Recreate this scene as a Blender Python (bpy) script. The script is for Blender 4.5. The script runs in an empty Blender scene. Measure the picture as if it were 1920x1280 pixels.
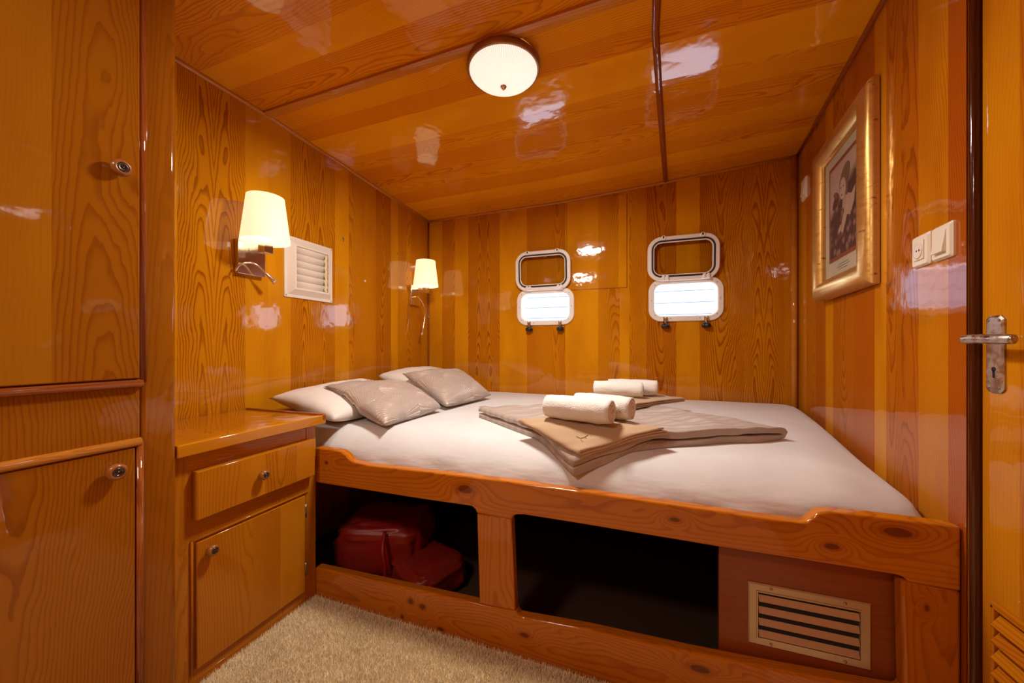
import bpy, math, random
import numpy as np
from mathutils import Vector, noise as mnoise
random.seed(7)
C = bpy.context.scene.collection
sc = bpy.context.scene
# ------------------------------------------------------------------ camera, world, exposure
FPX, HZ = 684.0, 650.0
CAMZ = 1.0
YAW = math.atan2(.3371, .9414)
cam = bpy.data.cameras.new('camera'); camo = bpy.data.objects.new('camera', cam); C.objects.link(camo)
camo.location = (0, 0, CAMZ); camo.rotation_euler = (math.pi/2, 0, YAW)
cam.sensor_width = 36; cam.lens = FPX/1920*36; cam.shift_y = (HZ-640)/1920; cam.clip_start = .02
sc.camera = camo
sc.view_settings.view_transform = 'Standard'; sc.view_settings.look = 'None'
sc.view_settings.gamma = 1; sc.view_settings.use_curve_mapping = False
sc.view_settings.exposure = 0.06
w = bpy.data.worlds.new('world'); sc.world = w; w.use_nodes = True
bg = w.node_tree.nodes['Background']; bg.inputs[0].default_value = (.66, .78, 1, 1); bg.inputs[1].default_value = 6.5

def area(name, loc, rot, size, energy, col, sy=None):
    l = bpy.data.lights.new(name, 'AREA'); l.energy = energy; l.color = col; l.size = size
    if sy: l.shape = 'RECTANGLE'; l.size_y = sy
    o = bpy.data.objects.new(name, l); C.objects.link(o); o.location = loc; o.rotation_euler = rot
    return o
# added fill light behind the camera
pl_ = area('added_fill', (-.85, -.45, 2.04), (0, 0, 0), .26, 14, (1, .92, .82)); pl_.data.shape = 'DISK'

# ------------------------------------------------------------------ helpers
def ray(px, py):
    a = (px-960)/FPX; b = (HZ-py)/FPX
    return Vector((.9414*a-.3371, .3371*a+.9414, b))
O = Vector((0, 0, CAMZ))
def onX(px, py, X): r = ray(px, py); return O + r*(X/r.x)
def onY(px, py, Y): r = ray(px, py); return O + r*(Y/r.y)
def onZ(px, py, Z): r = ray(px, py); return O + r*((Z-CAMZ)/r.z)
XL, YB = -1.64, 2.562
RA, RB = Vector((.854, 2.562, 0)), Vector((.673, 1.107, 0))
RW = (RA-RB).normalized(); RN = Vector((-RW.y, RW.x, 0))
def onR(px, py, off=0):
    r = ray(px, py); p0 = RB + RN*off
    return O + r*(((p0-O).dot(RN))/r.dot(RN))

class B:
    def __init__(s):
        s.v = []; s.f = []; s.c = []; s.sm = []; s.chunks = []; s.uv = {}; s.cur = -1; s.mi = []; s.mat = 0; s.smooth = False
    def wood(s, g=(0, 0, 1), org=None, off=0., h=.05, con=.8, tone=.3, seed=None, flip=1):
        s.chunks.append((Vector(g).normalized(), Vector(org) if org else None, off, h, con, tone, random.random() if seed is None else seed, flip))
        s.cur = len(s.chunks)-1; return s
    def face(s, idx, uv=None):
        s.f.append(tuple(idx)); s.c.append(s.cur); s.sm.append(s.smooth); s.mi.append(s.mat)
        if uv is not None: s.uv[len(s.f)-1] = uv
    def quad(s, a, b, c, d, uv=None):
        n = len(s.v); s.v += [Vector(a), Vector(b), Vector(c), Vector(d)]; s.face((n, n+1, n+2, n+3), uv)
    def obox(s, o, ex, ey, ez):
        o, ex, ey, ez = Vector(o), Vector(ex), Vector(ey), Vector(ez)
        if ex.cross(ey).dot(ez) < 0: ex, ey = ey, ex
        n = len(s.v)
        for k in (0, 1):
            for (i, j) in ((0, 0), (1, 0), (1, 1), (0, 1)): s.v.append(o+ex*i+ey*j+ez*k)
        for q in ((3, 2, 1, 0), (4, 5, 6, 7), (0, 1, 5, 4), (1, 2, 6, 5), (2, 3, 7, 6), (3, 0, 4, 7)): s.face([n+i for i in q])
        return s
    def box(s, x0, x1, y0, y1, z0, z1): return s.obox((x0, y0, z0), (x1-x0, 0, 0), (0, y1-y0, 0), (0, 0, z1-z0))
    def loft(s, loops, closed=True, cap0=False, cap1=False, wrap=False):
        n0 = len(s.v); m = len(loops[0])
        for L in loops: s.v += [Vector(p) for p in L]
        k = len(loops)
        for i in range(k if wrap else k-1):
            a = n0+i*m; b = n0+((i+1) % k)*m
            for j in range(m if closed else m-1):
                jj = (j+1) % m; s.face((a+j, a+jj, b+jj, b+j))
        if cap0: s.face([n0+j for j in range(m)][::-1])
        if cap1: s.face([n0+(k-1)*m+j for j in range(m)])
        return s
    def tube(s, pts, r, n=10, cap=True):
        pts = [Vector(p) for p in pts]; up = None; loops = []
        rr = r if isinstance(r, (list, tuple)) else [r]*len(pts)
        for i, p in enumerate(pts):
            t = (pts[min(i+1, len(pts)-1)]-pts[max(i-1, 0)]).normalized()
            if up is None:
                up = Vector((0, 0, 1)) if abs(t.z) < .9 else Vector((1, 0, 0))
            x = up.cross(t).normalized(); up = t.cross(x).normalized()
            loops.append([p+(x*math.cos(a)+up*math.sin(a))*rr[i] for a in [2*math.pi*j/n for j in range(n)]])
        return s.loft(loops, cap0=cap, cap1=cap)
    def prism(s, pts, d):
        d = Vector(d); pts = [Vector(p) for p in pts]
        nrm = Vector((0, 0, 0))
        for i in range(len(pts)): nrm += pts[i].cross(pts[(i+1) % len(pts)])
        if nrm.dot(d) < 0: pts = pts[::-1]
        return s.loft([pts, [p+d for p in pts]], cap0=True, cap1=True)
    def build(s, name, mat, parent=None, bevel=0, smooth=None, subsurf=0, seg=2):
        me = bpy.data.meshes.new(name)
        org = ORG.get(parent.name, Vector((0, 0, 0))) if parent else Vector((0, 0, 0))
        me.from_pydata([tuple(p-org) for p in s.v], [], s.f)
        uvl = me.uv_layers.new(name='UVMap'); wa = me.color_attributes.new('wood', 'FLOAT_COLOR', 'CORNER')
        uvs = np.zeros(len(me.loops)*2, dtype=np.float32); col = np.zeros(len(me.loops)*4, dtype=np.float32)
        if s.chunks:
            cen = {}
            for fi, ci in enumerate(s.c):
                if ci >= 0 and s.chunks[ci][1] is None: cen.setdefault(ci, []).extend(s.f[fi])
            cen = {k: sum((s.v[i] for i in v), Vector())/len(v) for k, v in cen.items()}
        for p in me.polygons:
            fi = p.index
            if s.sm[fi] if smooth is None else smooth: p.use_smooth = True
            p.material_index = s.mi[fi]
            ci = s.c[fi]
            if fi in s.uv:
                for k, li in enumerate(p.loop_indices): uvs[li*2:li*2+2] = s.uv[fi][k]
            if ci >= 0:
                g, og, off, h, con, tone, seed, flip = s.chunks[ci]
                if og is None: og = cen[ci]
                n = p.normal; ud = n.cross(g)
                if ud.length < .3: ud = Vector((g.z, g.x, g.y)); vd = n.cross(ud)
                else: ud.normalize(); vd = g
                # fixed sign so neighbouring faces run on
                if abs(ud.x) > .5: ud = ud*(1 if ud.x > 0 else -1)
                elif abs(ud.y) > .5: ud = ud*(1 if ud.y > 0 else -1)
                for k, li in enumerate(p.loop_indices):
                    q = s.v[s.f[fi][k]]
                    if fi not in s.uv:
                        uvs[li*2] = (q-og).dot(ud)*flip-off; uvs[li*2+1] = q.dot(vd)
                    col[li*4:li*4+4] = (seed, h, con, tone)
        me.uv_layers['UVMap'].data.foreach_set('uv', uvs); me.color_attributes['wood'].data.foreach_set('color', col)
        for m in (mat if isinstance(mat, (list, tuple)) else [mat]): me.materials.append(m)
        o = bpy.data.objects.new(name, me); C.objects.link(o)
        if parent: o.parent = parent; ORG[o.name] = org
        if bevel:
            b = o.modifiers.new('bevel', 'BEVEL'); b.width = bevel; b.segments = seg; b.limit_method = 'ANGLE'; b.angle_limit = math.radians(40)
            b.harden_normals = False
            for p in me.polygons: p.use_smooth = True
            try: me.set_sharp_from_angle(angle=math.radians(55))
            except Exception: pass
        if subsurf:
            b = o.modifiers.new('sub', 'SUBSURF'); b.levels = subsurf; b.render_levels = subsurf
        return o
ORG = {}
def thing(name, label, cat, loc, group=None, kind=None):
    o = bpy.data.objects.new(name, None); C.objects.link(o); o.location = loc; o.empty_display_size = .05
    if kind: o['kind'] = kind
    else:
        o['label'] = label; o['category'] = cat
        if group: o['group'] = group
    ORG[o.name] = Vector(loc); return o
def tag(o, label, cat, group=None):
    o['label'] = label; o['category'] = cat
    if group: o['group'] = group
    return o
def struct(o): o['kind'] = 'structure'; return o
def frame_pt(o, ex, ey, ez):
    o, ex, ey, ez = Vector(o), Vector(ex), Vector(ey), Vector(ez)
    return lambda x, y, z=0: o+ex*x+ey*y+ez*z
def rrect(w, h, r, n=6):
    out = []
    for cx, cy, a0 in ((w/2-r, h/2-r, 0), (-w/2+r, h/2-r, 90), (-w/2+r, -h/2+r, 180), (w/2-r, -h/2+r, 270)):
        for i in range(n+1):
            a = math.radians(a0+90*i/n); out.append((cx+r*math.cos(a), cy+r*math.sin(a)))
    return out
def circ(r, n=24): return [(r*math.cos(2*math.pi*i/n), r*math.sin(2*math.pi*i/n)) for i in range(n)]
def lathe(b, P, prof, n=32, cap0=False, cap1=False):
    # prof: list of (radius, height) around P's z axis
    b.loft([[P(x, y, h) for x, y in circ(max(r, 1e-4), n)] for r, h in prof], cap0=cap0, cap1=cap1)
def interp(x, pts):
    if x <= pts[0][0]: return pts[0][1]
    for (a, b), (c, d) in zip(pts, pts[1:]):
        if x <= c: return b+(d-b)*(x-a)/(c-a)
    return pts[-1][1]
def sstep(a, b, x):
    t = min(1, max(0, (x-a)/(b-a))); return t*t*(3-2*t)
def catmull(pts, n=8):
    pts = [Vector(p) for p in pts]; P = [pts[0]]+pts+[pts[-1]]; out = []
    for i in range(1, len(P)-2):
        for k in range(n):
            t = k/n; a, b, c, d = P[i-1], P[i], P[i+1], P[i+2]
            out.append(.5*((2*b)+(c-a)*t+(2*a-5*b+4*c-d)*t*t+(3*b-a-3*c+d)*t*t*t))
    out.append(pts[-1]); return out

# ------------------------------------------------------------------ materials
class N:
    def __init__(s, name):
        s.m = bpy.data.materials.new(name); s.m.use_nodes = True; s.t = s.m.node_tree
        s.p = s.t.nodes['Principled BSDF']; s.out = s.t.nodes['Material Output']
    def n(s, ty, **k):
        x = s.t.nodes.new(ty)
        for a, b in k.items(): setattr(x, a, b)
        return x
    def set(s, sock, v):
        if isinstance(v, bpy.types.NodeSocket): s.t.links.new(v, sock)
        elif v is not None: sock.default_value = v
    def math(s, op, a, b=None, c=None, clamp=False):
        x = s.n('ShaderNodeMath', operation=op, use_clamp=clamp); s.set(x.inputs[0], a); s.set(x.inputs[1], b)
        if c is not None: s.set(x.inputs[2], c)
        return x.outputs[0]
    def comb(s, a, b, c=0.):
        x = s.n('ShaderNodeCombineXYZ'); s.set(x.inputs[0], a); s.set(x.inputs[1], b); s.set(x.inputs[2], c); return x.outputs[0]
    def sep(s, v): x = s.n('ShaderNodeSeparateXYZ'); s.set(x.inputs[0], v); return x.outputs
    def noise(s, vec, scale=1., detail=2., rough=.5):
        x = s.n('ShaderNodeTexNoise'); s.set(x.inputs['Vector'], vec); x.inputs['Scale'].default_value = scale
        x.inputs['Detail'].default_value = detail; x.inputs['Roughness'].default_value = rough; return x.outputs['Fac']
    def mix(s, f, a, b):
        x = s.n('ShaderNodeMix', data_type='RGBA'); s.set(x.inputs[0], f); s.set(x.inputs[6], a); s.set(x.inputs[7], b); return x.outputs[2]
    def ss(s, v, a, b, c=0., d=1.):
        x = s.n('ShaderNodeMapRange', interpolation_type='SMOOTHSTEP'); s.set(x.inputs[0], v)
        x.inputs[1].default_value = a; x.inputs[2].default_value = b; x.inputs[3].default_value = c; x.inputs[4].default_value = d; return x.outputs[0]
    def bump(s, h, strength, dist=.01, normal=None):
        x = s.n('ShaderNodeBump'); x.inputs['Strength'].default_value = strength; x.inputs['Distance'].default_value = dist
        s.set(x.inputs['Height'], h)
        if normal is not None: s.set(x.inputs['Normal'], normal)
        return x.outputs[0]
def plain(name, col, rough=.5, metal=0., **k):
    m = N(name); m.p.inputs['Base Color'].default_value = (*col, 1); m.p.inputs['Roughness'].default_value = rough
    m.p.inputs['Metallic'].default_value = metal
    for a, b in k.items(): m.p.inputs[a.replace('_', ' ')].default_value = b
    return m
def wood_mat(name, light, mid, dark, freq=118, taper=.055, rough=.045, wav=.25, knots=None, spec=.42, conk=1.):
    m = N(name)
    uv = m.sep(m.n('ShaderNodeUVMap', uv_map='UVMap').outputs[0]); u, v = uv[0], uv[1]
    at = m.n('ShaderNodeAttribute', attribute_name='wood'); a = m.sep(at.outputs['Vector']); seed, h, con = a[0], a[1], a[2]; tone = at.outputs['Alpha']
    sd = m.math('MULTIPLY', seed, 53.)
    n1 = m.noise(m.comb(m.math('MULTIPLY', u, 5), m.math('MULTIPLY', v, 1.6), sd), 1, 2)
    n2 = m.noise(m.comb(m.math('MULTIPLY', u, 16), m.math('MULTIPLY', v, 3.5), m.math('ADD', sd, 9.)), 1, 3)
    n3 = m.noise(m.comb(m.math('MULTIPLY', u, 45), m.math('MULTIPLY', v, 16), sd), 1, 2)
    u2 = m.math('ADD', u, m.math('MULTIPLY', m.math('SUBTRACT', n1, .5), .10))
    u2 = m.math('ADD', u2, m.math('MULTIPLY', m.math('SUBTRACT', n2, .5), .022))
    h2 = m.math('ADD', h, m.math('MULTIPLY', m.math('SUBTRACT', n1, .5), .07))
    R = m.math('SQRT', m.math('ADD', m.math('MULTIPLY', u2, u2), m.math('MULTIPLY', h2, h2)))
    R = m.math('ADD', R, m.math('MULTIPLY', m.math('MULTIPLY', v, taper), m.math('SIGN', m.math('SUBTRACT', seed, .4))))
    R = m.math('ADD', R, m.math('MULTIPLY', n3, .004))
    R = m.math('ADD', R, m.math('MULTIPLY', n2, .012))
    R = m.math('ADD', R, seed)
    kd = None
    if knots:
        oc = m.sep(m.n('ShaderNodeNewGeometry').outputs['Position'])
        for (kx, kz, kr, kw) in knots:
            dx = m.math('DIVIDE', m.math('SUBTRACT', oc[0], kx), kr*kw); dz = m.math('DIVIDE', m.math('SUBTRACT', oc[2], kz), kr)
            d = m.math('ADD', m.math('MULTIPLY', dx, dx), m.math('MULTIPLY', dz, dz))
            kd = d if kd is None else m.math('MINIMUM', kd, d)
        kd = m.math('ADD', kd, m.math('MULTIPLY', m.math('SUBTRACT', n3, .5), .8))
        R = m.math('ADD', R, m.math('MULTIPLY', m.math('POWER', 2.718, m.math('MULTIPLY', kd, -.10)), .04))
    f = m.math('FRACT', m.math('MULTIPLY', R, freq))
    line = m.math('MULTIPLY', m.ss(f, .45, .92), m.ss(f, .93, 1., 1., 0.))
    fib = m.noise(m.comb(m.math('MULTIPLY', u, 420), m.math('MULTIPLY', v, 9), sd), 1, 2)
    blot = m.noise(m.comb(m.math('MULTIPLY', u, 7), m.math('MULTIPLY', v, 2.2), m.math('ADD', sd, 31.)), 1, 2)
    base = m.mix(tone, (*light, 1), (*mid, 1))
    base = m.mix(m.ss(blot, .35, .75, 0, .45), base, (*mid, 1))
    lf = m.math('MULTIPLY', m.math('MULTIPLY', line, m.math('MULTIPLY', con, conk)), m.ss(blot, .2, .7, .65, 1.))
    lf = m.math('ADD', lf, m.math('MULTIPLY', m.math('SUBTRACT', fib, .5), .22), clamp=True)
    colr = m.mix(lf, base, (*dark, 1))
    if knots:
        colr = m.mix(m.ss(kd, .7, 1.3, .9, 0), colr, (.05, .012, .004, 1))
        colr = m.mix(m.ss(kd, 1., 5., .45, 0), colr, (*dark, 1))
    m.set(m.p.inputs['Base Color'], colr)
    m.p.inputs['Roughness'].default_value = rough; m.p.inputs['Specular IOR Level'].default_value = spec
    pos = m.n('ShaderNodeNewGeometry').outputs['Position']
    wv = m.noise(pos, 9, 2); wf = m.noise(pos, 70, 2)
    nb = m.bump(m.math('ADD', wv, m.math('MULTIPLY', wf, .05)), wav, .012)
    nb = m.bump(lf, .06, .0006, nb)
    m.set(m.p.inputs['Normal'], nb)
    return m.m

LIGHT, MID, DARK = (.70, .29, .006), (.42, .115, .004), (.21, .036, .002)
M = {}
M['wall'] = wood_mat('varnished_pine', LIGHT, MID, DARK, wav=.16)
M['ceil'] = wood_mat('varnished_ceiling', (.82, .34, .006), (.64, .19, .004), (.34, .060, .002), freq=135, taper=.035, wav=.2, conk=.8)
M['rwall'] = wood_mat('varnished_pine_red', (.64, .25, .006), (.38, .080, .005), (.17, .022, .002), freq=135, taper=.04, wav=.16, conk=.8)
M['cab'] = wood_mat('cabinet_wood', (.58, .215, .008), (.42, .12, .005), (.24, .045, .003), freq=150, taper=.035, wav=.14, conk=.75)
M['ward'] = wood_mat('wardrobe_wood_shaded', (.38, .135, .006), (.29, .082, .004), (.18, .038, .003), freq=140, taper=.035, wav=.14, conk=.75)  # darker version of the cabinet wood: the underlit foreground's shade is in the colour
M['moul'] = wood_mat('moulding_wood', (.60, .24, .03), (.42, .12, .014), (.25, .05, .006), freq=120)
M['redm'] = wood_mat('reddish_moulding', (.36, .10, .016), (.24, .05, .010), (.10, .016, .004), freq=120)
M['dark'] = wood_mat('dark_jamb_wood', (.10, .022, .008), (.07, .015, .006), (.03, .006, .003), freq=120, rough=.12)
def pos_k(px, py, r, wdt): q = onY(px, py, 1.106); return (q.x, q.z, r*.88, wdt*(1.35 if wdt > 1.3 else 1))
KN = [pos_k(612, 867, .007, 1.2), pos_k(872, 917, .015, 1.5), pos_k(1265, 974, .007, 1.6), pos_k(1560, 1024, .008, 1.5), pos_k(1683, 998, .012, 1.9),
      pos_k(770, 1127, .011, 1.2), pos_k(792, 1137, .011, 1.2), pos_k(754, 1156, .008, .8), pos_k(983, 1190, .008, 1.6), pos_k(1312, 1254, .010, 2.), pos_k(826, 1179, .007, 1.6), pos_k(1738, 1140, .008, .6)]
M['bed'] = wood_mat('knotty_bed_pine', (.56, .18, .008), (.44, .11, .005), (.26, .045, .003), freq=130, taper=.02, knots=KN, wav=.12)
M['bedpanel'] = wood_mat('bed_panel_wood', (.30, .07, .010), (.22, .045, .007), (.18, .035, .006), freq=50, rough=.25)
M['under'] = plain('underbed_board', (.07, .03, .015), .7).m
def fabric(name, col, bs=.3, scale=900, rough=.85, col2=None, big=None, sheen=.2, wr=0):
    m = N(name); pos = m.n('ShaderNodeNewGeometry').outputs['Position']
    nz = m.noise(pos, scale, 2)
    c = m.mix(m.ss(m.noise(pos, 7, 3), .3, .7), (*col, 1), (*(col2 or [x*.93 for x in col]), 1)); m.set(m.p.inputs['Base Color'], c)
    m.p.inputs['Roughness'].default_value = rough; m.p.inputs['Sheen Weight'].default_value = sheen
    nb = m.bump(nz, bs, .002)
    if wr:
        mp = m.n('ShaderNodeMapping'); mp.inputs['Scale'].default_value = (5, 10, 17); mp.inputs['Rotation'].default_value = (0, .35, .2); m.set(mp.inputs[0], pos)
        zz_ = m.sep(pos)[2]
        ht = m.math('MULTIPLY', m.noise(mp.outputs[0], 1, 3, .5), m.ss(zz_, .655, .58, .35, 2.2) if name.startswith('fitted') else 1.)
        nb = m.bump(ht, wr, .012, nb)
    m.set(m.p.inputs['Normal'], nb); return m.m
M['sheet'] = fabric('fitted_sheet_cotton', (.70, .685, .675), .12, 1200, .8, wr=.22)
M['pillow'] = fabric('white_pillowcase', (.80, .74, .68), .1, 1200, .8, wr=.18)
M['terry'] = fabric('white_terry', (.88, .85, .80), 1., 260, 1., sheen=.5)
M['brown'] = fabric('brown_towel', (.50, .33, .19), .6, 500, .95, sheen=.4)
# striped satin duvet
m = N('striped_satin'); uv = m.n('ShaderNodeUVMap', uv_map='UVMap').outputs[0]; s_ = m.sep(uv)
st = m.ss(m.math('SINE', m.math('MULTIPLY', s_[1], 2*math.pi*13)), -.25, .25)
m.set(m.p.inputs['Base Color'], m.mix(st, (.37, .29, .24, 1), (.43, .345, .285, 1)))
m.set(m.p.inputs['Roughness'], m.ss(st, 0, 1, .75, .45)); m.p.inputs['Sheen Weight'].default_value = .3
m.set(m.p.inputs['Normal'], m.bump(m.noise(m.n('ShaderNodeNewGeometry').outputs['Position'], 22, 4), .15, .012)); M['duvet'] = m.m
# cushion fabric with stitched fans
m = N('fan_stitched_satin'); s_ = m.sep(m.n('ShaderNodeUVMap', uv_map='UVMap').outputs[0])
fx = m.math('MULTIPLY', s_[0], 1.7); fy = m.math('MULTIPLY', s_[1], 2.9)
def fan(ox, oy):
    gx = m.math('SUBTRACT', m.math('FRACT', m.math('ADD', fx, ox)), .5); gy = m.math('FRACT', m.math('ADD', m.math('MULTIPLY', fy, .5), oy))
    gy = m.math('MULTIPLY', gy, 1.05)
    r = m.math('SQRT', m.math('ADD', m.math('MULTIPLY', gx, gx), m.math('MULTIPLY', gy, gy)))
    an = m.math('ARCTAN2', gx, gy)
    ray_ = m.ss(m.math('SINE', m.math('MULTIPLY', an, 58.)), .2, .8)
    msk = m.math('MULTIPLY', m.ss(r, .07, .14), m.ss(r, .5, .53, 1., 0.))
    rim = m.math('MULTIPLY', m.ss(r, .50, .52), m.ss(r, .53, .55, 1., 0.))
    return m.math('MULTIPLY', ray_, msk), m.ss(r, .53, .55, 1., 0.)
f1, k1 = fan(0., 0.); f2, k2 = fan(.5, .5)
fm = m.math('ADD', m.math('MULTIPLY', f1, k1), m.math('MULTIPLY', f2, m.math('SUBTRACT', 1., k1)), clamp=True)
m.set(m.p.inputs['Base Color'], m.mix(fm, (.41, .325, .285, 1), (.80, .70, .56, 1)))
m.set(m.p.inputs['Roughness'], m.ss(fm, 0, 1, .55, .3)); m.p.inputs['Metallic'].default_value = .15; m.p.inputs['Sheen Weight'].default_value = .3
m.set(m.p.inputs['Normal'], m.bump(fm, .7, .002, m.bump(m.noise(m.n('ShaderNodeNewGeometry').outputs['Position'], 18, 3), .3, .01))); m.set(m.p.inputs['Metallic'], m.ss(fm, 0, 1, .1, .55)); M['fan'] = m.m
M['chrome'] = plain('brushed_chrome', (.85, .82, .78), .15, 1.).m
m = N('worn_nickel'); pos = m.n('ShaderNodeNewGeometry').outputs['Position']
m.set(m.p.inputs['Base Color'], m.mix(m.ss(m.noise(pos, 60, 4), .4, .7), (.55, .52, .48, 1), (.35, .27, .20, 1))); m.p.inputs['Metallic'].default_value = 1; m.set(m.p.inputs['Roughness'], m.ss(m.noise(pos, 90, 3), .3, .7, .2, .5)); M['nickel'] = m.m
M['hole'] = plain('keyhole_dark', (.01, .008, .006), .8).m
M['plastic'] = plain('cream_plastic', (.82, .74, .60), .3).m
M['white'] = plain('white_vent_plastic', (.80, .70, .60), .4).m
M['tape'] = plain('yellowed_tape', (.78, .66, .38), .6).m
M['port'] = plain('porthole_plastic', (.86, .80, .74), .35).m
M['rubber'] = plain('black_rubber', (.02, .02, .02), .5).m
M['blackk'] = plain('black_knob', (.015, .015, .018), .25).m
M['alu'] = plain('champagne_aluminium', (.55, .42, .26), .4, .7).m
M['slat'] = plain('vent_slat_metal', (.62, .52, .40), .35, .75).m
M['woodknob'] = plain('knob_wood', (.30, .10, .02), .25).m
M['screw'] = plain('screw_steel', (.35, .30, .26), .35, 1.).m
M['insert'] = plain('dark_knob_insert', (.10, .085, .07), .25, .8).m
M['bronze'] = plain('brown_lamp_rim', (.34, .17, .08), .3, .6).m
M['hull'] = plain('white_hull_paint', (.235, .245, .265), .6).m
m = N('clear_glass'); g = m.n('ShaderNodeBsdfGlossy'); g.inputs['Roughness'].default_value = .02
t_ = m.n('ShaderNodeBsdfTransparent'); t_.inputs[0].default_value = (.93, .93, .92, 1); fr = m.n('ShaderNodeFresnel'); fr.inputs[0].default_value = 1.3
mx = m.n('ShaderNodeMixShader'); m.t.links.new(fr.outputs[0], mx.inputs[0]); m.t.links.new(t_.outputs[0], mx.inputs[1]); m.t.links.new(g.outputs[0], mx.inputs[2]); m.t.links.new(mx.outputs[0], m.out.inputs[0]); M['glass'] = m.m
def glow(name, col, e, base=(.9, .85, .75), trans=False):
    m = N(name); m.p.inputs['Base Color'].default_value = (*base, 1); m.p.inputs['Emission Color'].default_value = (*col, 1)
    m.p.inputs['Emission Strength'].default_value = e; m.p.inputs['Roughness'].default_value = .6
    return m.m
M['shade'] = glow('lit_lamp_shade', (1, .80, .46), 1.05, base=(.5, .45, .36))
M['bulb'] = glow('lit_bulb', (1, .86, .62), 6)
m = N('ribbed_lamp_glass'); oc = m.sep(m.n('ShaderNodeTexCoord').outputs['Object'])
an = m.math('ARCTAN2', oc[1], oc[0]); rb = m.math('SINE', m.math('MULTIPLY', an, 110.))
m.p.inputs['Base Color'].default_value = (.9, .88, .82, 1); m.p.inputs['Emission Color'].default_value = (1, .93, .80, 1)
m.set(m.p.inputs['Emission Strength'], m.ss(rb, -1, 1, .62, .95)); m.p.inputs['Roughness'].default_value = .25
m.set(m.p.inputs['Normal'], m.bump(rb, .5, .002)); M['dome'] = m.m
m = N('antique_gold'); pos = m.n('ShaderNodeNewGeometry').outputs['Position']; mp = m.n('ShaderNodeMapping'); mp.inputs['Scale'].default_value = (30, 9, 60); m.set(mp.inputs[0], pos)
nz = m.noise(mp.outputs[0], 1, 4, .7)
m.set(m.p.inputs['Base Color'], m.mix(m.ss(nz, .58, .72), (.70, .42, .12, 1), (.24, .09, .03, 1))); m.p.inputs['Metallic'].default_value = .85
m.set(m.p.inputs['Roughness'], m.ss(nz, .3, .7, .28, .45)); M['gold'] = m.m
M['mat'] = plain('beige_mount_board', (.60, .50, .36), .8).m
M['red'] = fabric('red_nylon', (.32, .009, .006), .3, 300, .4, sheen=0, col2=(.26, .02, .008))
# shag carpet
m = N('shag_pile'); pos = m.n('ShaderNodeNewGeometry').outputs['Position']; at = m.n('ShaderNodeAttribute', attribute_name='tuft')
c = m.mix(m.sep(at.outputs['Vector'])[0], (.84, .66, .40, 1), (1., .88, .62, 1)); c = m.mix(m.ss(m.noise(pos, 6, 3), .45, .75, 0, .4), c, (.62, .50, .22, 1))
m.set(m.p.inputs['Base Color'], c); m.p.inputs['Roughness'].default_value = .9; m.p.inputs['Sheen Weight'].default_value = .3; M['pile'] = m.m
M['backing'] = plain('carpet_backing', (.80, .62, .38), .95).m

# ------------------------------------------------------------------ setting
FRONTC = [(-1.64, 2.074), (-.9, 2.086), (0, 2.108), (.7, 2.088)]
BACKC = [(-1.64, 2.019), (-.516, 2.032), (.14, 2.070), (.86, 2.118)]
YBEAM = 1.208
def ceil_z(X, Y):
    f = interp(X, FRONTC)
    if Y <= YBEAM: return f
    t = min(1, (Y-YBEAM)/(YB-YBEAM)); return f*(1-t)+interp(X, BACKC)*t
KIND = {  # off, h, contrast, tone
    'P': lambda: (.35+random.random()*.2, .02, .16, random.uniform(0, .12)),
    'L': lambda: (.3, .05, .5, random.uniform(.3, .5)),
    'F': lambda: (random.uniform(-.02, .02), random.uniform(.03, .06), .85, random.uniform(.5, .8)),
    'G': lambda: (random.choice((-1, 1))*random.uniform(.03, .09), random.uniform(.04, .07), .55, random.uniform(.35, .6)),
    'D': lambda: (random.uniform(-.04, .04), random.uniform(.04, .08), .8, random.uniform(.65, .9)),
    'R': lambda: (.25, .05, .55, random.uniform(.75, 1.)),
}
def plank(b, kind, g=(0, 0, 1), org=None):
    off, h, con, tone = KIND[kind](); return b.wood(g, org, off, h, con, tone)

def twin(b, p0, p1, z0, z1):
    # book-matched veneer: two mirrored halves meeting on the centre line
    p0, p1 = Vector(p0), Vector(p1); c = (p0+p1)/2; sd = random.random(); tn = random.uniform(.4, .6); hw = (p1-p0).length/2
    for a, e, fl in ((p0, c, None), (c, p1, None)):
        d = ((a+e)/2-c); sg = d.x if abs(d.x) > abs(d.y) else d.y
        b.wood((0, 0, 1), c, hw*.32, .022, .85, tn, sd, 1 if sg > 0 else -1)
        b.quad((a.x, a.y, z0), (e.x, e.y, z0), (e.x, e.y, z1), (a.x, a.y, z1))
# left wall (X = XL), planks given by their two edges along Y
def yl(px): return onX(px, 650, XL).y
b = B()
edges = [(-.95, -.7, 'P'), (-.7, -.4, 'F'), (-.4, -.1, 'P'), (-.1, .2, 'F'), (.2, .45, 'G'), (.45, yl(332), 'P')]
lw = [(332, 460, 'T'), (460, 503, 'P'), (503, 545, 'P'), (545, 628, 'T'), (628, 654, 'P'), (654, 684, 'G'), (684, 705, 'L'), (705, 733, 'F'), (733, 746, 'P'), (746, 770, 'G'), (770, 790, 'L'), (790, 803, 'G')]
edges += [(yl(a), yl(c), k) for a, c, k in lw]
edges[-1] = (edges[-1][0], YB+.02, 'G')
for y0, y1, k in edges:
    if k == 'T': twin(b, (XL, y1, 0), (XL, y0, 0), -.03, 2.25); continue
    plank(b, k, org=(XL, (y0+y1)/2, 0)); b.quad((XL, y1, -.03), (XL, y0, -.03), (XL, y0, 2.25), (XL, y1, 2.25))
b.wood().box(XL-.04, XL-.002, -.95, YB+.02, -.03, 2.25)
struct(b.build('wall_left', M['wall']))

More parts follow.
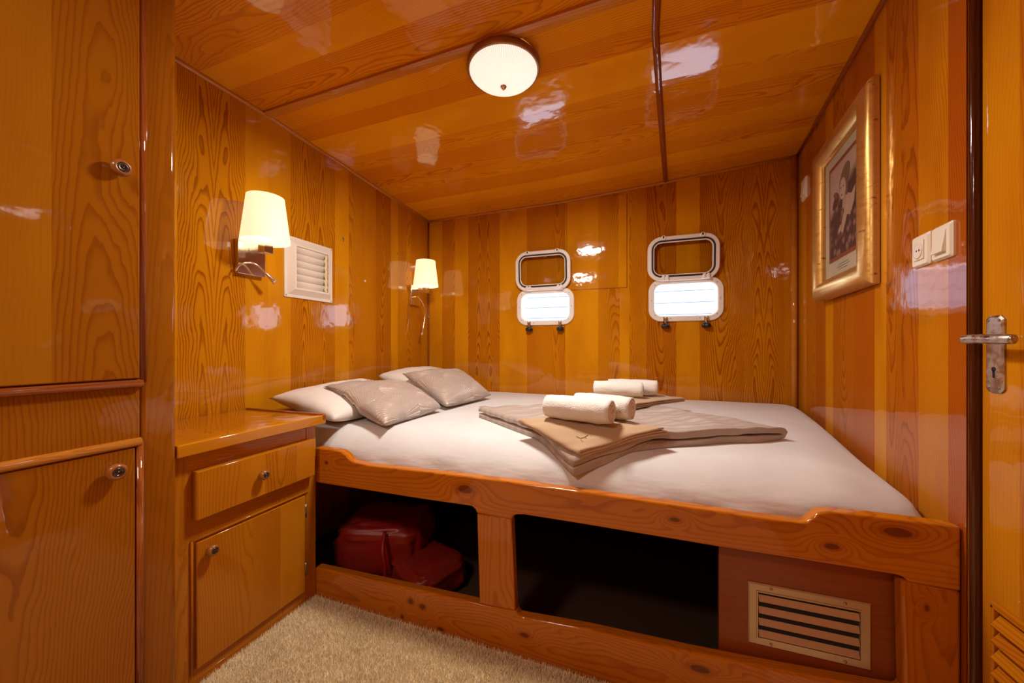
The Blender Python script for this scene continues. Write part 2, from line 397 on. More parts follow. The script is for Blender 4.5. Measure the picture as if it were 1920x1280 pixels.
# portholes (on the back wall)
def xb(px): return onY(px, 650, YB).x
def zb(px, py): return onY(px, py, YB).z
ports = []
for (x0, x1, yt, yb, cx) in ((970, 1077, 541, 609.5, 1023), (1216, 1357, 521, 602, 1286)):
    X0, X1 = xb(x0), xb(x1); zt, zb_ = zb(cx, yt), zb(cx, yb)
    ports.append(((X0+X1)/2, (zt+zb_)/2, X1-X0, zt-zb_))
def rr_hole(p, d=0.): return rrect(p[2]-2*(.037-d), p[3]-2*(.037-d), .045)
# back wall
bw = [(803, 829, 'P'), (829, 853, 'G'), (853, 878, 'P'), (878, 937, 'T'), (937, 988, 'P'), (988, 1060, 'G'), (1060, 1122, 'P'), (1122, 1162, 'G'), (1162, 1180, 'P'), (1180, 1212, 'G'), (1212, 1268, 'F'), (1268, 1312, 'P'), (1312, 1395, 'F'), (1395, 1470, 'T'), (1470, 1520, 'L')]
b = B()
for a, c, k in bw:
    X0, X1 = xb(a), xb(c)
    if a == 803: X0 = XL-.02
    # split this plank around the holes
    if k == 'T': twin(b, (X0, YB, 0), (X1, YB, 0), -.03, 2.25); continue
    plank(b, k, org=((X0+X1)/2, YB, 0))
    cuts = [p for p in ports if p[0]-p[2]/2+.03 < X1 and p[0]+p[2]/2-.03 > X0]
    if not cuts:
        b.quad((X0, YB, -.03), (X1, YB, -.03), (X1, YB, 2.25), (X0, YB, 2.25)); continue
    p = cuts[0]; hw, hh, r = p[2]/2-.03, p[3]/2-.03, .055
    xs = sorted(set([X0, X1]+[max(X0, min(X1, p[0]+s*(hw-r+r*math.sin(math.radians(a_))))) for s in (-1, 1) for a_ in (0, 20, 40, 55, 70, 80, 90)]))
    def half(x):
        d = abs(x-p[0])
        if d >= hw-1e-6: return 0 if d > hw+1e-4 else hh-r
        if d <= hw-r: return hh
        return hh-r+math.sqrt(max(0, r*r-(d-(hw-r))**2))
    for xa, xc in zip(xs, xs[1:]):
        if xc-xa < 1e-6: continue
        mid = (xa+xc)/2
        if abs(mid-p[0]) > hw: b.quad((xa, YB, -.03), (xc, YB, -.03), (xc, YB, 2.25), (xa, YB, 2.25))
        else:
            ha, hc = half(xa), half(xc)
            b.quad((xa, YB, -.03), (xc, YB, -.03), (xc, YB, p[1]-hc), (xa, YB, p[1]-ha))
            b.quad((xa, YB, p[1]+ha), (xc, YB, p[1]+hc), (xc, YB, 2.25), (xa, YB, 2.25))
struct(b.build('wall_back', M['wall']))
# outer hull behind the panelling, with the same openings
b = B()
for xa, xc in ((-1.8, ports[0][0]-ports[0][2]/2+.025), (ports[0][0]+ports[0][2]/2-.025, ports[1][0]-ports[1][2]/2+.025), (ports[1][0]+ports[1][2]/2-.025, 1.1)):
    b.quad((xa, YB+.06, -.1), (xc, YB+.06, -.1), (xc, YB+.06, 2.3), (xa, YB+.06, 2.3))
for p in ports:
    xa, xc = p[0]-p[2]/2+.025, p[0]+p[2]/2-.025
    b.quad((xa, YB+.06, -.1), (xc, YB+.06, -.1), (xc, YB+.06, p[1]-p[3]/2+.025), (xa, YB+.06, p[1]-p[3]/2+.025))
    b.quad((xa, YB+.06, p[1]+p[3]/2-.025), (xc, YB+.06, p[1]+p[3]/2-.025), (xc, YB+.06, 2.3), (xa, YB+.06, 2.3))
struct(b.build('wall_hull', M['hull']))

# right wall
RN_ = -RN if RN.x > 0 else RN     # normal into the room
def pr(px): return onR(px, 650)
b = B()
rw = [(1490, 1512, 'P'), (1512, 1530, 'G'), (1530, 1548, 'R'), (1548, 1562, 'P'), (1562, 1600, 'D'), (1600, 1640, 'R'), (1640, 1662, 'P'), (1662, 1690, 'D'), (1690, 1722, 'D'), (1722, 1778, 'L'), (1778, 1812, 'R')]
for a, c, k in rw:
    p0, p1 = pr(a), pr(c); plank(b, k, org=((p0+p1)/2))
    b.quad((p0.x, p0.y, -.03), (p1.x, p1.y, -.03), (p1.x, p1.y, 2.25), (p0.x, p0.y, 2.25))
b.wood(); q0, q1 = pr(1490), pr(1812); b.obox((q0.x+.003, q0.y, -.03), (.04, 0, 0), (q1.x-q0.x, q1.y-q0.y, 0), (0, 0, 2.28))
struct(b.build('wall_right', M['rwall']))

# ceiling: planks run along X
b = B(); ys = [-.95, -.7, -.45, -.25, 0, .22, .45, .62, .80, .93, 1.04, YBEAM, 1.33, 1.43, 1.62, 1.75, 1.95, 2.08, 2.22, 2.36, YB+.02]
kk = 'PGPFPGPFGPF'+'GDPGDGDPGG'
xs = [-1.66, -1.3, -.9, -.5, -.1, .3, .6, .9]
for i, (y0, y1) in enumerate(zip(ys, ys[1:])):
    plank(b, kk[i % len(kk)], g=(1, 0, 0), org=(0, (y0+y1)/2, 0))
    for x0, x1 in zip(xs, xs[1:]):
        b.quad((x0, y0, ceil_z(x0, y0)), (x0, y1, ceil_z(x0, y1)), (x1, y1, ceil_z(x1, y1)), (x1, y0, ceil_z(x1, y0)))
struct(b.build('ceiling', M['ceil']))
# deck above, keeps the daylight out
struct(B().box(-1.9, 1.1, -1.1, YB+.06, 2.26, 2.32).build('ceiling_deck', M['under']))
# floor, rear wall and the wall round the door
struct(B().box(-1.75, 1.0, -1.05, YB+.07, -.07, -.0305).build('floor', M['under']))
b = B(); x = -1.64
while x < .9: plank(b, random.choice('PFGD'), org=(x+.1, -.95, 0)); b.quad((x+.2, -.95, -.03), (x, -.95, -.03), (x, -.95, 2.25), (x+.2, -.95, 2.25)); x += .2
struct(b.build('wall_rear', M['wall']))
b = B(); plank(b, 'G', org=(.7, -.5, 0)); b.quad((.70, -.95, -.03), (.70, .14, -.03), (.70, .14, 2.25), (.70, -.95, 2.25))
plank(b, 'D'); b.quad((.70, .14, 2.04), (.70, 1.10, 2.04), (.70, 1.10, 2.25), (.70, .14, 2.25))
struct(b.build('wall_doorside', M['rwall']))

# mouldings
def strip(name, pts, r, mat, tone=.2, g=(0, 1, 0), n=10):
    b = B(); b.wood(g, None, .1, .03, .4, tone); b.smooth = True; b.tube(pts, r, n)
    return struct(b.build(name, mat))
strip('trim_left_ceiling', [(XL+.004, y, ceil_z(XL, y)-.004) for y in (-.9, .3, YBEAM, 1.9, YB)], .011, M['moul'])
strip('trim_back_ceiling', [(x, YB-.004, ceil_z(x, YB)-.004) for x in (-1.64, -1.1, -.516, -.2, .14, .5, .85)], .010, M['moul'], g=(1, 0, 0))
def rxy(y, off=0.): t = (y-RB.y)/(RA.y-RB.y); p = RB.lerp(RA, t)+RN_*off; return p
strip('trim_right_ceiling', [(rxy(y, .004).x, y, ceil_z(rxy(y).x, y)-.004) for y in (1.11, YBEAM, 1.6, 2.1, YB)], .011, M['redm'], .6)
# beam joint across the ceiling (flat batten with rounded edge)
b = B(); b.wood((1, 0, 0), None, .1, .03, .4, .2); xs2 = [-1.63, -.9, -.4, 0, .35, .69]
prof = [(-.028, 0), (-.026, -.010), (-.01, -.014), (.012, -.013), (.02, -.006), (.022, 0)]
b.loft([[(x, YBEAM+py, ceil_z(x, YBEAM)+pz+.001) for py, pz in prof] for x in xs2], closed=False, cap0=False)
struct(b.build('trim_ceiling_beam', M['moul'], smooth=False))
tp = [onZ(1229, 60, 2.10), onZ(1236, 170, 2.098), onZ(1243, 270, 2.085)]
pp = [(tp[0].x-.012, -.6), (tp[0].x-.003, .6), (tp[0].x, tp[0].y), (tp[1].x, tp[1].y), (tp[2].x, tp[2].y), (xb(1248), YB-.005)]
b = B(); b.wood((0, 1, 0), None, .1, .03, .4, .8)
b.loft([[(x+qx, y, ceil_z(x, y)+qz+.001) for qx, qz in ((-.014, 0), (-.012, -.008), (-.004, -.012), (.004, -.012), (.012, -.008), (.014, 0))] for x, y in pp], closed=False)
struct(b.build('trim_ceiling_batten', M['redm'], smooth=True))
# corner posts
pc = pr(1490)
strip('trim_corner_right', [(xb(1490)-.004, YB-.006, z) for z in (-.02, 1., 2.115)], .015, M['moul'], .25, g=(0, 0, 1), n=16)
strip('trim_corner_left', [(XL+.006, YB-.006, z) for z in (-.02, 1., 2.02)], .007, M['redm'], .3, g=(0, 0, 1))

# door jamb: dark, rounded, stands on the right between wall and door
b = B(); b.wood((0, 0, 1), None, .1, .04, .5, .5)
j0, j1 = onR(1808, 650, .006), onR(1832, 650, .006)
b.box(.676, .735, 1.086, 1.105, -.03, 2.2)
struct(b.build('trim_door_jamb', M['dark'], bevel=.007, seg=4))
# door_1
dr = thing('door_1', '', '', (.69, 1.04, 0), kind='structure')
b = B(); DX = .690
for y0, y1, k in ((1.0, 1.082, 'P'), (.93, 1.0, 'L'), (.80, .93, 'D'), (.6, .80, 'P'), (.36, .60, 'F'), (.14, .36, 'G')):
    plank(b, k, org=(DX, (y0+y1)/2, 0)); b.box(DX, DX+.035, y0, y1, -.02, 2.035)
b.build('door_leaf', M['rwall'], dr)
# louvred panel in the lower part
b = B(); b.wood((0, 1, 0), None, .1, .04, .6, .5)
ly1 = onX(1868, 1130, DX).y; lz1 = onX(1868, 1132, DX).z
b.box(DX-.010, DX, ly1-.45, ly1, lz1-.008, lz1+.006); b.box(DX-.010, DX, ly1-.45, ly1, .06, .08)
b.box(DX-.010, DX, ly1-.008, ly1, .06, lz1)
b.build('louvre_frame', M['rwall'], dr, bevel=.002)
z = lz1-.016
while z > .1:
    b = B(); b.wood((0, 1, 0), None, .1, .04, .6, .5); b.obox((DX-.014, ly1-.44, z-.026), (.016, 0, .022), (0, .43, 0), (-.003, 0, .004)); b.build('louvre_slat', M['rwall'], dr, bevel=.001); z -= .034
# lock plate, lever
pz0, pz1 = onX(1862, 735, DX).z, onX(1862, 592, DX).z; py0, py1 = onX(1883, 650, DX-.003).y, onX(1849, 650, DX-.003).y
b = B(); P = frame_pt((DX, (py0+py1)/2, (pz0+pz1)/2), (0, 1, 0), (0, 0, 1), (-1, 0, 0)); hw, hh = (py1-py0)/2, (pz1-pz0)/2
oct_ = lambda a, c, k: [(-a, -c+k), (-a+k, -c), (a-k, -c), (a, -c+k), (a, c-k), (a-k, c), (-a+k, c), (-a, c-k)]
b.loft([[P(x, y, 0) for x, y in oct_(hw, hh, .008)], [P(x, y, .003) for x, y in oct_(hw, hh, .008)], [P(x, y, .005) for x, y in oct_(hw-.004, hh-.004, .007)]], cap1=True, cap0=True)
pl = b.build('lock_plate', M['nickel'], dr)
b = B(); kz = onX(1862, 697, DX).z-(pz0+pz1)/2
b.loft([[P(x, y+kz+.006, .0045) for x, y in circ(.005, 12)], [P(x, y+kz+.006, .0056) for x, y in circ(.005, 12)]], cap1=True); b.obox(P(-.0022, kz-.012, .0045), P(.0022, kz-.012, .0045)-P(-.0022, kz-.012, .0045), (0, 0, .016), (-.0011, 0, 0))
b.build('keyhole', M['hole'], pl)
for sx in (-1, 1):
    for sz in (-1, 1):
        b = B(); lathe(b, lambda x, y, h: P(x+sx*(hw-.008), y+sz*(hh-.010), .005+h), [(.003, 0), (.0028, .001), (.001, .0014)], 10, cap1=True); b.build('screw', M['screw'], pl)
lz = onX(1860, 635, DX-.045).z; cy = (py0+py1)/2
b = B(); b.smooth = True; b.tube([(DX-.004, cy, lz), (DX-.03, cy, lz), (DX-.040, cy, lz)], .009, 16)
lv = [(DX-.040, cy+.012, lz), (DX-.041, cy-.012, lz+.001), (DX-.041, cy-.05, lz), (DX-.038, cy-.078, lz-.001), (DX-.033, cy-.090, lz-.001)]
lv = catmull(lv, 6)
b.tube(lv, [.0095]*(len(lv)-3)+[.009, .0075, .004], 16)
b.build('lever_handle', M['nickel'], dr)

# panel lines on the back wall: loose access panel
ap = B(); pl0, pr0 = xb(1063), xb(1175); z0, z1 = zb(1120, 541), zb(1120, 372)
for a, c, k in ((1063, 1122, 'P'), (1122, 1160, 'G'), (1160, 1175, 'P')):
    plank(ap, k, org=((xb(a)+xb(c))/2, YB, 0)); ap.box(xb(a), xb(c), YB-.0025, YB-.0002, z0, z1)
apo = tag(ap.build('access_panel', M['wall']), 'flush varnished plywood access panel in the back wall, between the two portholes', 'wall panel')
gb = B()
for q in ((pl0-.003, pl0, z0-.003, z1+.003), (pr0, pr0+.003, z0-.003, z1+.003), (pl0, pr0, z0-.003, z0)): gb.box(q[0], q[1], YB-.0012, YB-.0001, q[2], q[3])
gb.build('panel_gap', M['dark'], apo)

# ------------------------------------------------------------------ portholes
def porthole(name, p, hz, hx0, hx1, htop, hbot, tape):
    cx, cz, W, H = p
    t = thing(name, '', '', (cx, YB, cz), kind='structure')
    P = frame_pt((cx, YB, cz), (1, 0, 0), (0, 0, 1), (0, -1, 0))
    b = B(); b.smooth = True
    n = 8; R0 = .080
    def L(ins, h, rr): return [P(x, y, h) for x, y in rrect(W-2*ins, H-2*ins, rr, n)]
    b.loft([L(0, 0, R0), L(0, .008, R0), L(.004, .012, R0-.004), L(.028, .012, .056), L(.034, .009, .050), L(.038, .002, .046), L(.038, -.065, .046)])
    b.build('window_frame', M['port'], t, smooth=False)
    for i, (sx, sy) in enumerate(((-.42, .38), (.42, .38), (-.47, 0), (.47, 0), (-.42, -.36), (.42, -.36), (-.2, -.45), (.2, -.45))):
        b = B(); lathe(b, lambda x, y, h: P(x+sx*(W-.01), y+sy*(H-.012), .012+h), [(.0035, 0), (.003, .0012), (.001, .0016)], 10, cap1=True); b.build('bolt', M['screw'], t)
    # opened hatch folded up, a few centimetres off the wall
    hw_, hh_ = hx1-hx0, htop-hbot; hcx, hcz = (hx0+hx1)/2, (htop+hbot)/2
    ez = Vector((0, -math.sin(.06), math.cos(.06))); ey = Vector((0, -math.cos(.06), -math.sin(.06)))
    Q = frame_pt((hcx, YB-.030, hcz), (1, 0, 0), ez, ey)
    def K(ins, h, rr): return [Q(x, y, h) for x, y in rrect(hw_-2*ins, hh_-2*ins, max(rr, .01), n)]
    b = B(); b.loft([K(0, -.010, .085), K(0, .004, .085), K(.004, .008, .081), K(.026, .008, .060), K(.028, .002, .058), K(.028, -.010, .058)], wrap=True)
    hf = b.build('hatch_frame', M['port'], t)
    b = B(); b.smooth = True; b.loft([K(.024, .009, .061), K(.027, .013, .058), K(.033, .013, .052), K(.036, .009, .049)], wrap=True); b.build('gasket', M['rubber'], hf)
    b = B(); b.loft([K(.034, .006, .051), K(.036, .011, .049), K(.041, .010, .044), K(.042, .0, .043)], wrap=True); b.build('inner_rim', M['port'], hf)
    b = B(); b.v += K(.040, .003, .038); b.face(range(len(b.v))); b.build('hatch_glass', M['glass'], hf)
    for s in (-1, 1):     # closing lugs, notched
        b = B(); b.smooth = True
        lathe(b, lambda x, y, h: Q(x+s*hw_*.27, y+hh_/2-.010, .008+h), [(.016, 0), (.0155, .0025), (.010, .003), (.004, .001)], 20, cap1=True); b.build('closing_lug', M['port'], hf)
        b = B(); b.obox(Q(s*hw_*.27-.004, hh_/2-.012, .0085), Q(.008, 0)-Q(0, 0), ez*.014, ey*.003); b.build('lug_notch', M['hole'], hf)
        # hinges between hatch and frame
        hb = B(); hx = cx+s*W*.27
        hb.box(hx-.022, hx+.022, YB-.040, YB-.010, cz+H/2-.014, cz+H/2+.012); hb.box(hx-.018, hx-.004, YB-.044, YB-.012, cz+H/2-.010, cz+H/2+.018); hb.box(hx+.004, hx+.018, YB-.044, YB-.012, cz+H/2-.010, cz+H/2+.018)
        hb.build('hinge', M['port'], t, bevel=.003)
        # swing bolts with black star knobs hanging below
        kx = cx+s*W*.27; kz = cz-H/2
        cb = B(); cb.smooth = True; cb.tube([(kx, YB-.018, kz+.022), (kx, YB-.020, kz-.02)], .0045, 10); cb.box(kx-.012, kx-.006, YB-.026, YB-.008, kz+.004, kz+.028); cb.box(kx+.006, kx+.012, YB-.026, YB-.008, kz+.004, kz+.028)
        bo = cb.build('swing_bolt', M['chrome'], t, smooth=False)
        kb = B(); kb.smooth = True; K2 = frame_pt((kx, YB-.021, kz-.030), (1, 0, 0), (0, 1, 0), (0, 0, 1))
        def star(r, h): return [K2(r*(1+.16*math.cos(5*a))*math.cos(a), r*(1+.16*math.cos(5*a))*math.sin(a), h) for a in [2*math.pi*i/30 for i in range(30)]]
        kb.loft([star(.010, .022), star(.014, .014), star(.023, .009), star(.024, -.006), star(.017, -.013), star(.003, -.014)], cap0=True, cap1=True); kb.build('knob', M['blackk'], bo)
def hatch(p, px0, px1, cx, yt, yb):
    Y = YB-.03
    return onY(px0, 650, Y).x, onY(px1, 650, Y).x, onY(cx, yt, Y).z, onY(cx, yb, Y).z
h0 = hatch(ports[0], 967, 1070, 1018, 470, 544); porthole('window_1', ports[0], 0, *h0, 1)
h1 = hatch(ports[1], 1214, 1350, 1280, 441, 525); porthole('window_2', ports[1], 0, *h1, 0)
# neighbouring white hull outside
b = B()
for i in range(11):
    b.box(-4.6, 3.0, 14.0+.03*i, 14.3+.03*i, -1.2+.42*i, -1.2+.42*i+.405)
b.box(-4.6, 3.0, 14.75, 14.9, -1.2, 3.4)
tag(b.build('boat_hull', M['hull']), 'pale planked boat side seen through both portholes', 'boat')

# ------------------------------------------------------------------ wardrobe (left foreground)
WX, WY = -1.190, .626
wr = thing('wardrobe', 'tall varnished pine wardrobe filling the left edge, with one upper and one lower door', 'wardrobe', (-1.4, 0, -.03))
def wy(px): return onX(px, 650, WX).y
def wz(px, py): return onX(px, py, WX).z
b = B(); b.wood(org=(WX, .5, 0), off=.12, h=.04, con=.55, tone=.75)
y_st = wy(262)
b.box(WX-.42, WX, y_st, WY, -.03, 2.065)
b.build('corner_stile', M['ward'], wr, bevel=.012, seg=4)
zu = wz(130, 722); zl = wz(130, 862)     # rails
b = B(); b.wood((0, 0, 1), (WX, .2, 0), .02, .05, .8, .55); b.box(WX-.42, WX-.001, -.5, y_st, -.03, 2.065)
b.build('carcass', M['ward'], wr)
dy = wy(256)
zub = wz(256, 713)+.006; d2t = wz(250, 838); d2y = wy(250)
def cab_door(parent, X, y0, y1, z0, z1, knoby, knobz, planks, th=.020, kr=.019, name='door', mat='cab'):
    b = B(); a = y0+.0022; b.wood(off=.2, con=.3, tone=.4); b.box(X, X+th, y0, y1, z0, z1)
    for c, k, cx in planks:
        c = y0+(y1-y0)*c if 0 < c <= 1 and not isinstance(c, str) else c
        c = min(c, y1-.0022)
        off, h, con, tone = KIND[k](); b.wood((0, 0, 1), (X, cx if cx is not None else (a+c)/2, 0), off, h, con, tone)
        q = X+th+.0004; b.quad((q, a, z0+.0022), (q, c, z0+.0022), (q, c, z1-.0022), (q, a, z1-.0022)); a = c
    d = b.build(name, M[mat], parent, bevel=.002)
    kb = B(); kb.smooth = True; P = frame_pt((X+th, knoby, knobz), (0, 1, 0), (0, 0, 1), (1, 0, 0))
    lathe(kb, P, [(.008, 0), (.0085, .009), (kr, .014), (kr, .022), (kr*.82, .027), (kr*.60, .028), (kr*.56, .026)], 24, cap1=False)
    k = kb.build('knob', M['woodknob'], d)
    kb = B(); kb.smooth = True; lathe(kb, P, [(kr*.6, .024), (kr*.55, .0275), (kr*.38, .029), (kr*.34, .0262), (kr*.16, .026), (kr*.12, .028), (.0005, .0285)], 20, cap1=True)
    kb.build('knob_insert', M['insert'], k)
    return d
kx = onX(226, 315, WX+.03); cab_door(wr, WX, -.45, dy, zub, 2.04, kx.y, kx.z, (((wy(90)+.45)/(dy+.45), 'P', None), (1, 'F', None)), th=.014, mat='ward')
kx = onX(220, 885, WX+.03); cab_door(wr, WX, -.45, d2y, -.0, d2t, kx.y, kx.z, ((.62, 'L', None), (1, 'F', None)), th=.008, mat='ward')
def moulding(parent, X, pts, r=.011, mat='redm', tone=.6):
    b = B(); b.wood(Vector(pts[-1])-Vector(pts[0]), None, .1, .03, .5, tone); b.smooth = True; b.tube(pts, r, 10); b.build('door_moulding', M[mat], parent)
e = .003
moulding(wr, WX, [(WX+e, -.45, zub-.012), (WX+e, dy+.008, zub-.012)], .012)
moulding(wr, WX, [(WX+e, dy+.008, zub-.012), (WX+e, dy+.008, 2.05)], .010)
moulding(wr, WX, [(WX+e, -.45, d2t+.012), (WX+e, d2y+.012, d2t+.012)], .011, 'moul', .5)
moulding(wr, WX, [(WX+e, d2y+.010, d2t+.012), (WX+e, d2y+.010, 0)], .008, 'redm', .3)

# ------------------------------------------------------------------ bedside cabinet
NX, NY0, NY1, NZ = -1.225, WY+.002, 1.104, .728
ns = thing('bedside_cabinet', 'varnished pine bedside cabinet with one drawer and one door, beside the bed', 'cabinet', (-1.43, .85, -.03))
def ny(px): return onX(px, 650, NX).y
def nz(px, py): return onX(px, py, NX).z
b = B()
b.wood(off=.1, h=.04, con=.5, tone=.25); b.box(XL+.004, NX-.002, NY0, NY1-.001, -.03, NZ-.03)
b.build('carcass', M['cab'], ns)
b = B(); b.wood(off=.02, h=.05, con=.6, tone=.35); b.box(NX-.02, NX, NY0, ny(352), -.03, NZ-.031)
b.wood(off=.05, h=.05, con=.6, tone=.25); b.box(NX-.02, NX, ny(574), NY1, -.03, NZ-.031)
tt = nz(470, 850)+.0
for (za, zc) in ((NZ-.075, NZ-.031), (nz(470, 957), nz(470, 925)), (-.03, nz(470, 1197))):
    b.wood((0, 1, 0), off=.06, h=.04, con=.5, tone=.25); b.box(NX-.02, NX-.001, ny(352), ny(574), za, zc)
b.build('face_frame', M['cab'], ns, bevel=.0015)
b = B()
for i, (ya, yc, k) in enumerate(((NY0, .76, 'L'), (.76, .89, 'G'), (.89, NY1+.018, 'L'))):
    off, h, con, tone = KIND[k](); b.wood((1, 0, 0), None, off, h, con, tone); b.quad((XL+.004, ya, NZ-.0015), (NX+.012, ya, NZ-.0015), (NX+.012, yc, NZ-.0015), (XL+.004, yc, NZ-.0015))
b.box(XL+.004, NX+.024, NY0, NY1+.018, NZ-.030, NZ-.002)
b.wood((0, 1, 0), off=.1, h=.03, con=.3, tone=.05); b.box(NX+.010, NX+.032, NY0, NY1+.020, NZ-.034, NZ+.001)
b.build('top', M['cab'], ns, bevel=.003)
b = B(); b.wood((1, 0, 0), off=.1, h=.03, con=.4, tone=.6); b.box(XL+.004, NX+.034, NY1+.001, NY1+.022, NZ-.022, NZ+.006); b.build('top_edging', M['redm'], ns, bevel=.008, seg=4)
kx = onX(495, 890, NX+.04)
cab_door(ns, NX, ny(360), ny(582), nz(470, 934)+.004, nz(470, 853), kx.y, kx.z, ((.3, 'G', None), (.5, 'P', None), (.8, 'F', None), (1, 'P', None)), th=.024, kr=.016, name='drawer')
kx = onX(402, 1032, NX+.03)
dz0, dz1 = nz(470, 1180), nz(470, 972)
dd = cab_door(ns, NX, ny(366), ny(570), dz0, dz1, kx.y, kx.z, ((.45, 'G', None), (.72, 'L', None), (1, 'P', None)), th=.006, kr=.016)
for hz in (dz1-.06, dz0+.085):
    b = B(); b.smooth = True; b.tube([(NX+.006, ny(570)+.003, hz-.025), (NX+.006, ny(570)+.003, hz+.025)], .0035, 8); b.build('hinge', M['screw'], dd)
for pts in ([(NX+.001, ny(359), dz0-.01), (NX+.001, ny(359), dz1+.01)], [(NX+.001, ny(359), dz1+.009), (NX+.001, ny(577), dz1+.009)]):
    b = B(); b.wood((0, 0, 1), off=.1, h=.03, con=.4, tone=.6); b.smooth = True; b.tube(pts, .0035, 8); b.build('door_moulding', M['cab'], ns)

# ------------------------------------------------------------------ bed frame
FY, TH = 1.106, .036
bed = thing('bed_frame', 'built-in knotty pine bed base with open front storage, along the back wall', 'bed', (-.3, 1.8, -.03))
def fp(px, py, Y=FY): return onY(px, py, Y)
def arc(c, r, a0, a1, n=6): return [Vector((c[0]+r*math.cos(math.radians(a0+(a1-a0)*i/n)), FY, c[1]+r*math.sin(math.radians(a0+(a1-a0)*i/n)))) for i in range(n+1)]
top = [(590, 839), (625, 843), (640, 847), (648, 853), (654, 861), (664, 866), (690, 872), (800, 884), (950, 902), (1100, 923), (1250, 944), (1400, 966), (1500, 979), (1513, 978), (1524, 970), (1536, 961), (1556, 959), (1600, 963), (1700, 975), (1803, 988)]
bot = [(1803, 1109), (1700, 1090), (1680, 1086), (1669, 1080)][::1]
bot = [(1803, 1110), (1704, 1092), (1696, 1083), (1680, 1078), (1500, 1049), (1345, 1025), (1100, 984), (982, 965), (968, 965), (961, 968), (960, 974), (893, 962), (891, 955), (884, 949), (800, 937), (590, 904)]
b = B(); b.wood((1, 0, .0), (0, FY, .52), .02, .06, .55, .3)
b.prism([fp(x, y) for x, y in top]+[fp(x, y) for x, y in bot], (0, TH, 0)); b.build('upper_rail', M['bed'], bed, bevel=.007, seg=4)
ltop = [(590, 1063), (760, 1101), (880, 1128), (893, 1131), (900, 1133), (968, 1145), (972, 1155), (984, 1158), (1099, 1179), (1300, 1224), (1450, 1254), (1640, 1290), (1690, 1299), (1697, 1290), (1803, 1315)]
b = B(); b.wood((1, 0, 0), (0, FY, .08), -.03, .05, .55, .3)
pts = [fp(x, y) for x, y in ltop]
b.prism(pts+[Vector((pts[-1].x, FY, -.03)), Vector((pts[0].x, FY, -.03))], (0, TH, 0)); b.build('lower_rail', M['bed'], bed, bevel=.007, seg=4)
b = B(); b.wood((0, 0, 1), None, .01, .05, .6, .35); q = [(894, 963), (959, 973), (966, 1145), (899, 1132)]; b.prism([fp(x, y) for x, y in q], (0, TH-.002, 0)); b.build('post', M['bed'], bed, bevel=.004)
b = B(); b.wood((0, 0, 1), None, .01, .05, .6, .8); q = [(1691, 1088), (1803, 1110), (1803, 1316), (1696, 1300)]; b.prism([fp(x, y) for x, y in q], (0, TH-.002, 0)); b.build('post', M['bed'], bed, bevel=.006)
PY = FY+.040
vx0, vx1 = fp(1348, 1100, PY).x, fp(1800, 1100, PY).x-.03
b = B(); b.wood((1, 0, 0), None, .0, .06, .3, .5); b.box(vx0, vx1, PY, PY+.018, -.03, .47); b.build('vent_panel', M['bedpanel'], bed, bevel=.001)
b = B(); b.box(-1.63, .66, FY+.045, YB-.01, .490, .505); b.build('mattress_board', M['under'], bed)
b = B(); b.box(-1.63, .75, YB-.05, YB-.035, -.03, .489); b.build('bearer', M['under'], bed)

# ventilation grille in the bed panel
g0, g1 = fp(1402, 1150, PY), fp(1632, 1190, PY); gz0 = fp(1517, 1228, PY).z; gz1 = fp(1517, 1109, PY).z
gx, gz, gw, gh = (g0.x+g1.x)/2, (gz0+gz1)/2, g1.x-g0.x, gz1-gz0
gt = thing('floor_vent', 'champagne aluminium ventilation grille with four blades on the bed base panel', 'vent', (gx, PY, gz))
P = frame_pt((gx, PY, gz), (1, 0, 0), (0, 0, 1), (0, -1, 0)); b = B()
def L(ins, h): return [P(x, y, h) for x, y in ((gw/2-ins, gh/2-ins), (-gw/2+ins, gh/2-ins), (-gw/2+ins, -gh/2+ins), (gw/2-ins, -gh/2+ins))]
b.loft([L(0, 0), L(0, .003), L(.003, .006), L(.018, .006), L(.019, .008), L(.022, .008), L(.023, .0)], wrap=False); b.build('grille_frame', M['alu'], gt)
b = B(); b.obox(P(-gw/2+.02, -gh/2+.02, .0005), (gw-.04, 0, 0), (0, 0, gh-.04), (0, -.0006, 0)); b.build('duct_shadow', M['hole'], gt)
for i in range(4):
    b = B(); zc = -gh/2+.034+i*(gh-.058)/3.4; b.smooth = True
    sec = [(.013, .001), (.0135, .003), (.002, .0108), (-.0015, .0125), (-.002, .0110), (.001, .0090)]
    b.loft([[P(x, zc+sy-.007, h*.8) for sy, h in sec] for x in (-gw/2+.024, gw/2-.024)], cap0=True, cap1=True); b.smooth = False; b.build('blade', M['slat'], gt, smooth=False)
for sx in (-.30, .30):
    for sz in (-1, 1):
        b = B(); lathe(b, lambda x, y, h: P(x+sx*gw, y+sz*(gh/2-.009), .006+h), [(.004, 0), (.0035, .0015), (.001, .002)], 12, cap1=True); b.build('screw', M['screw'], gt)

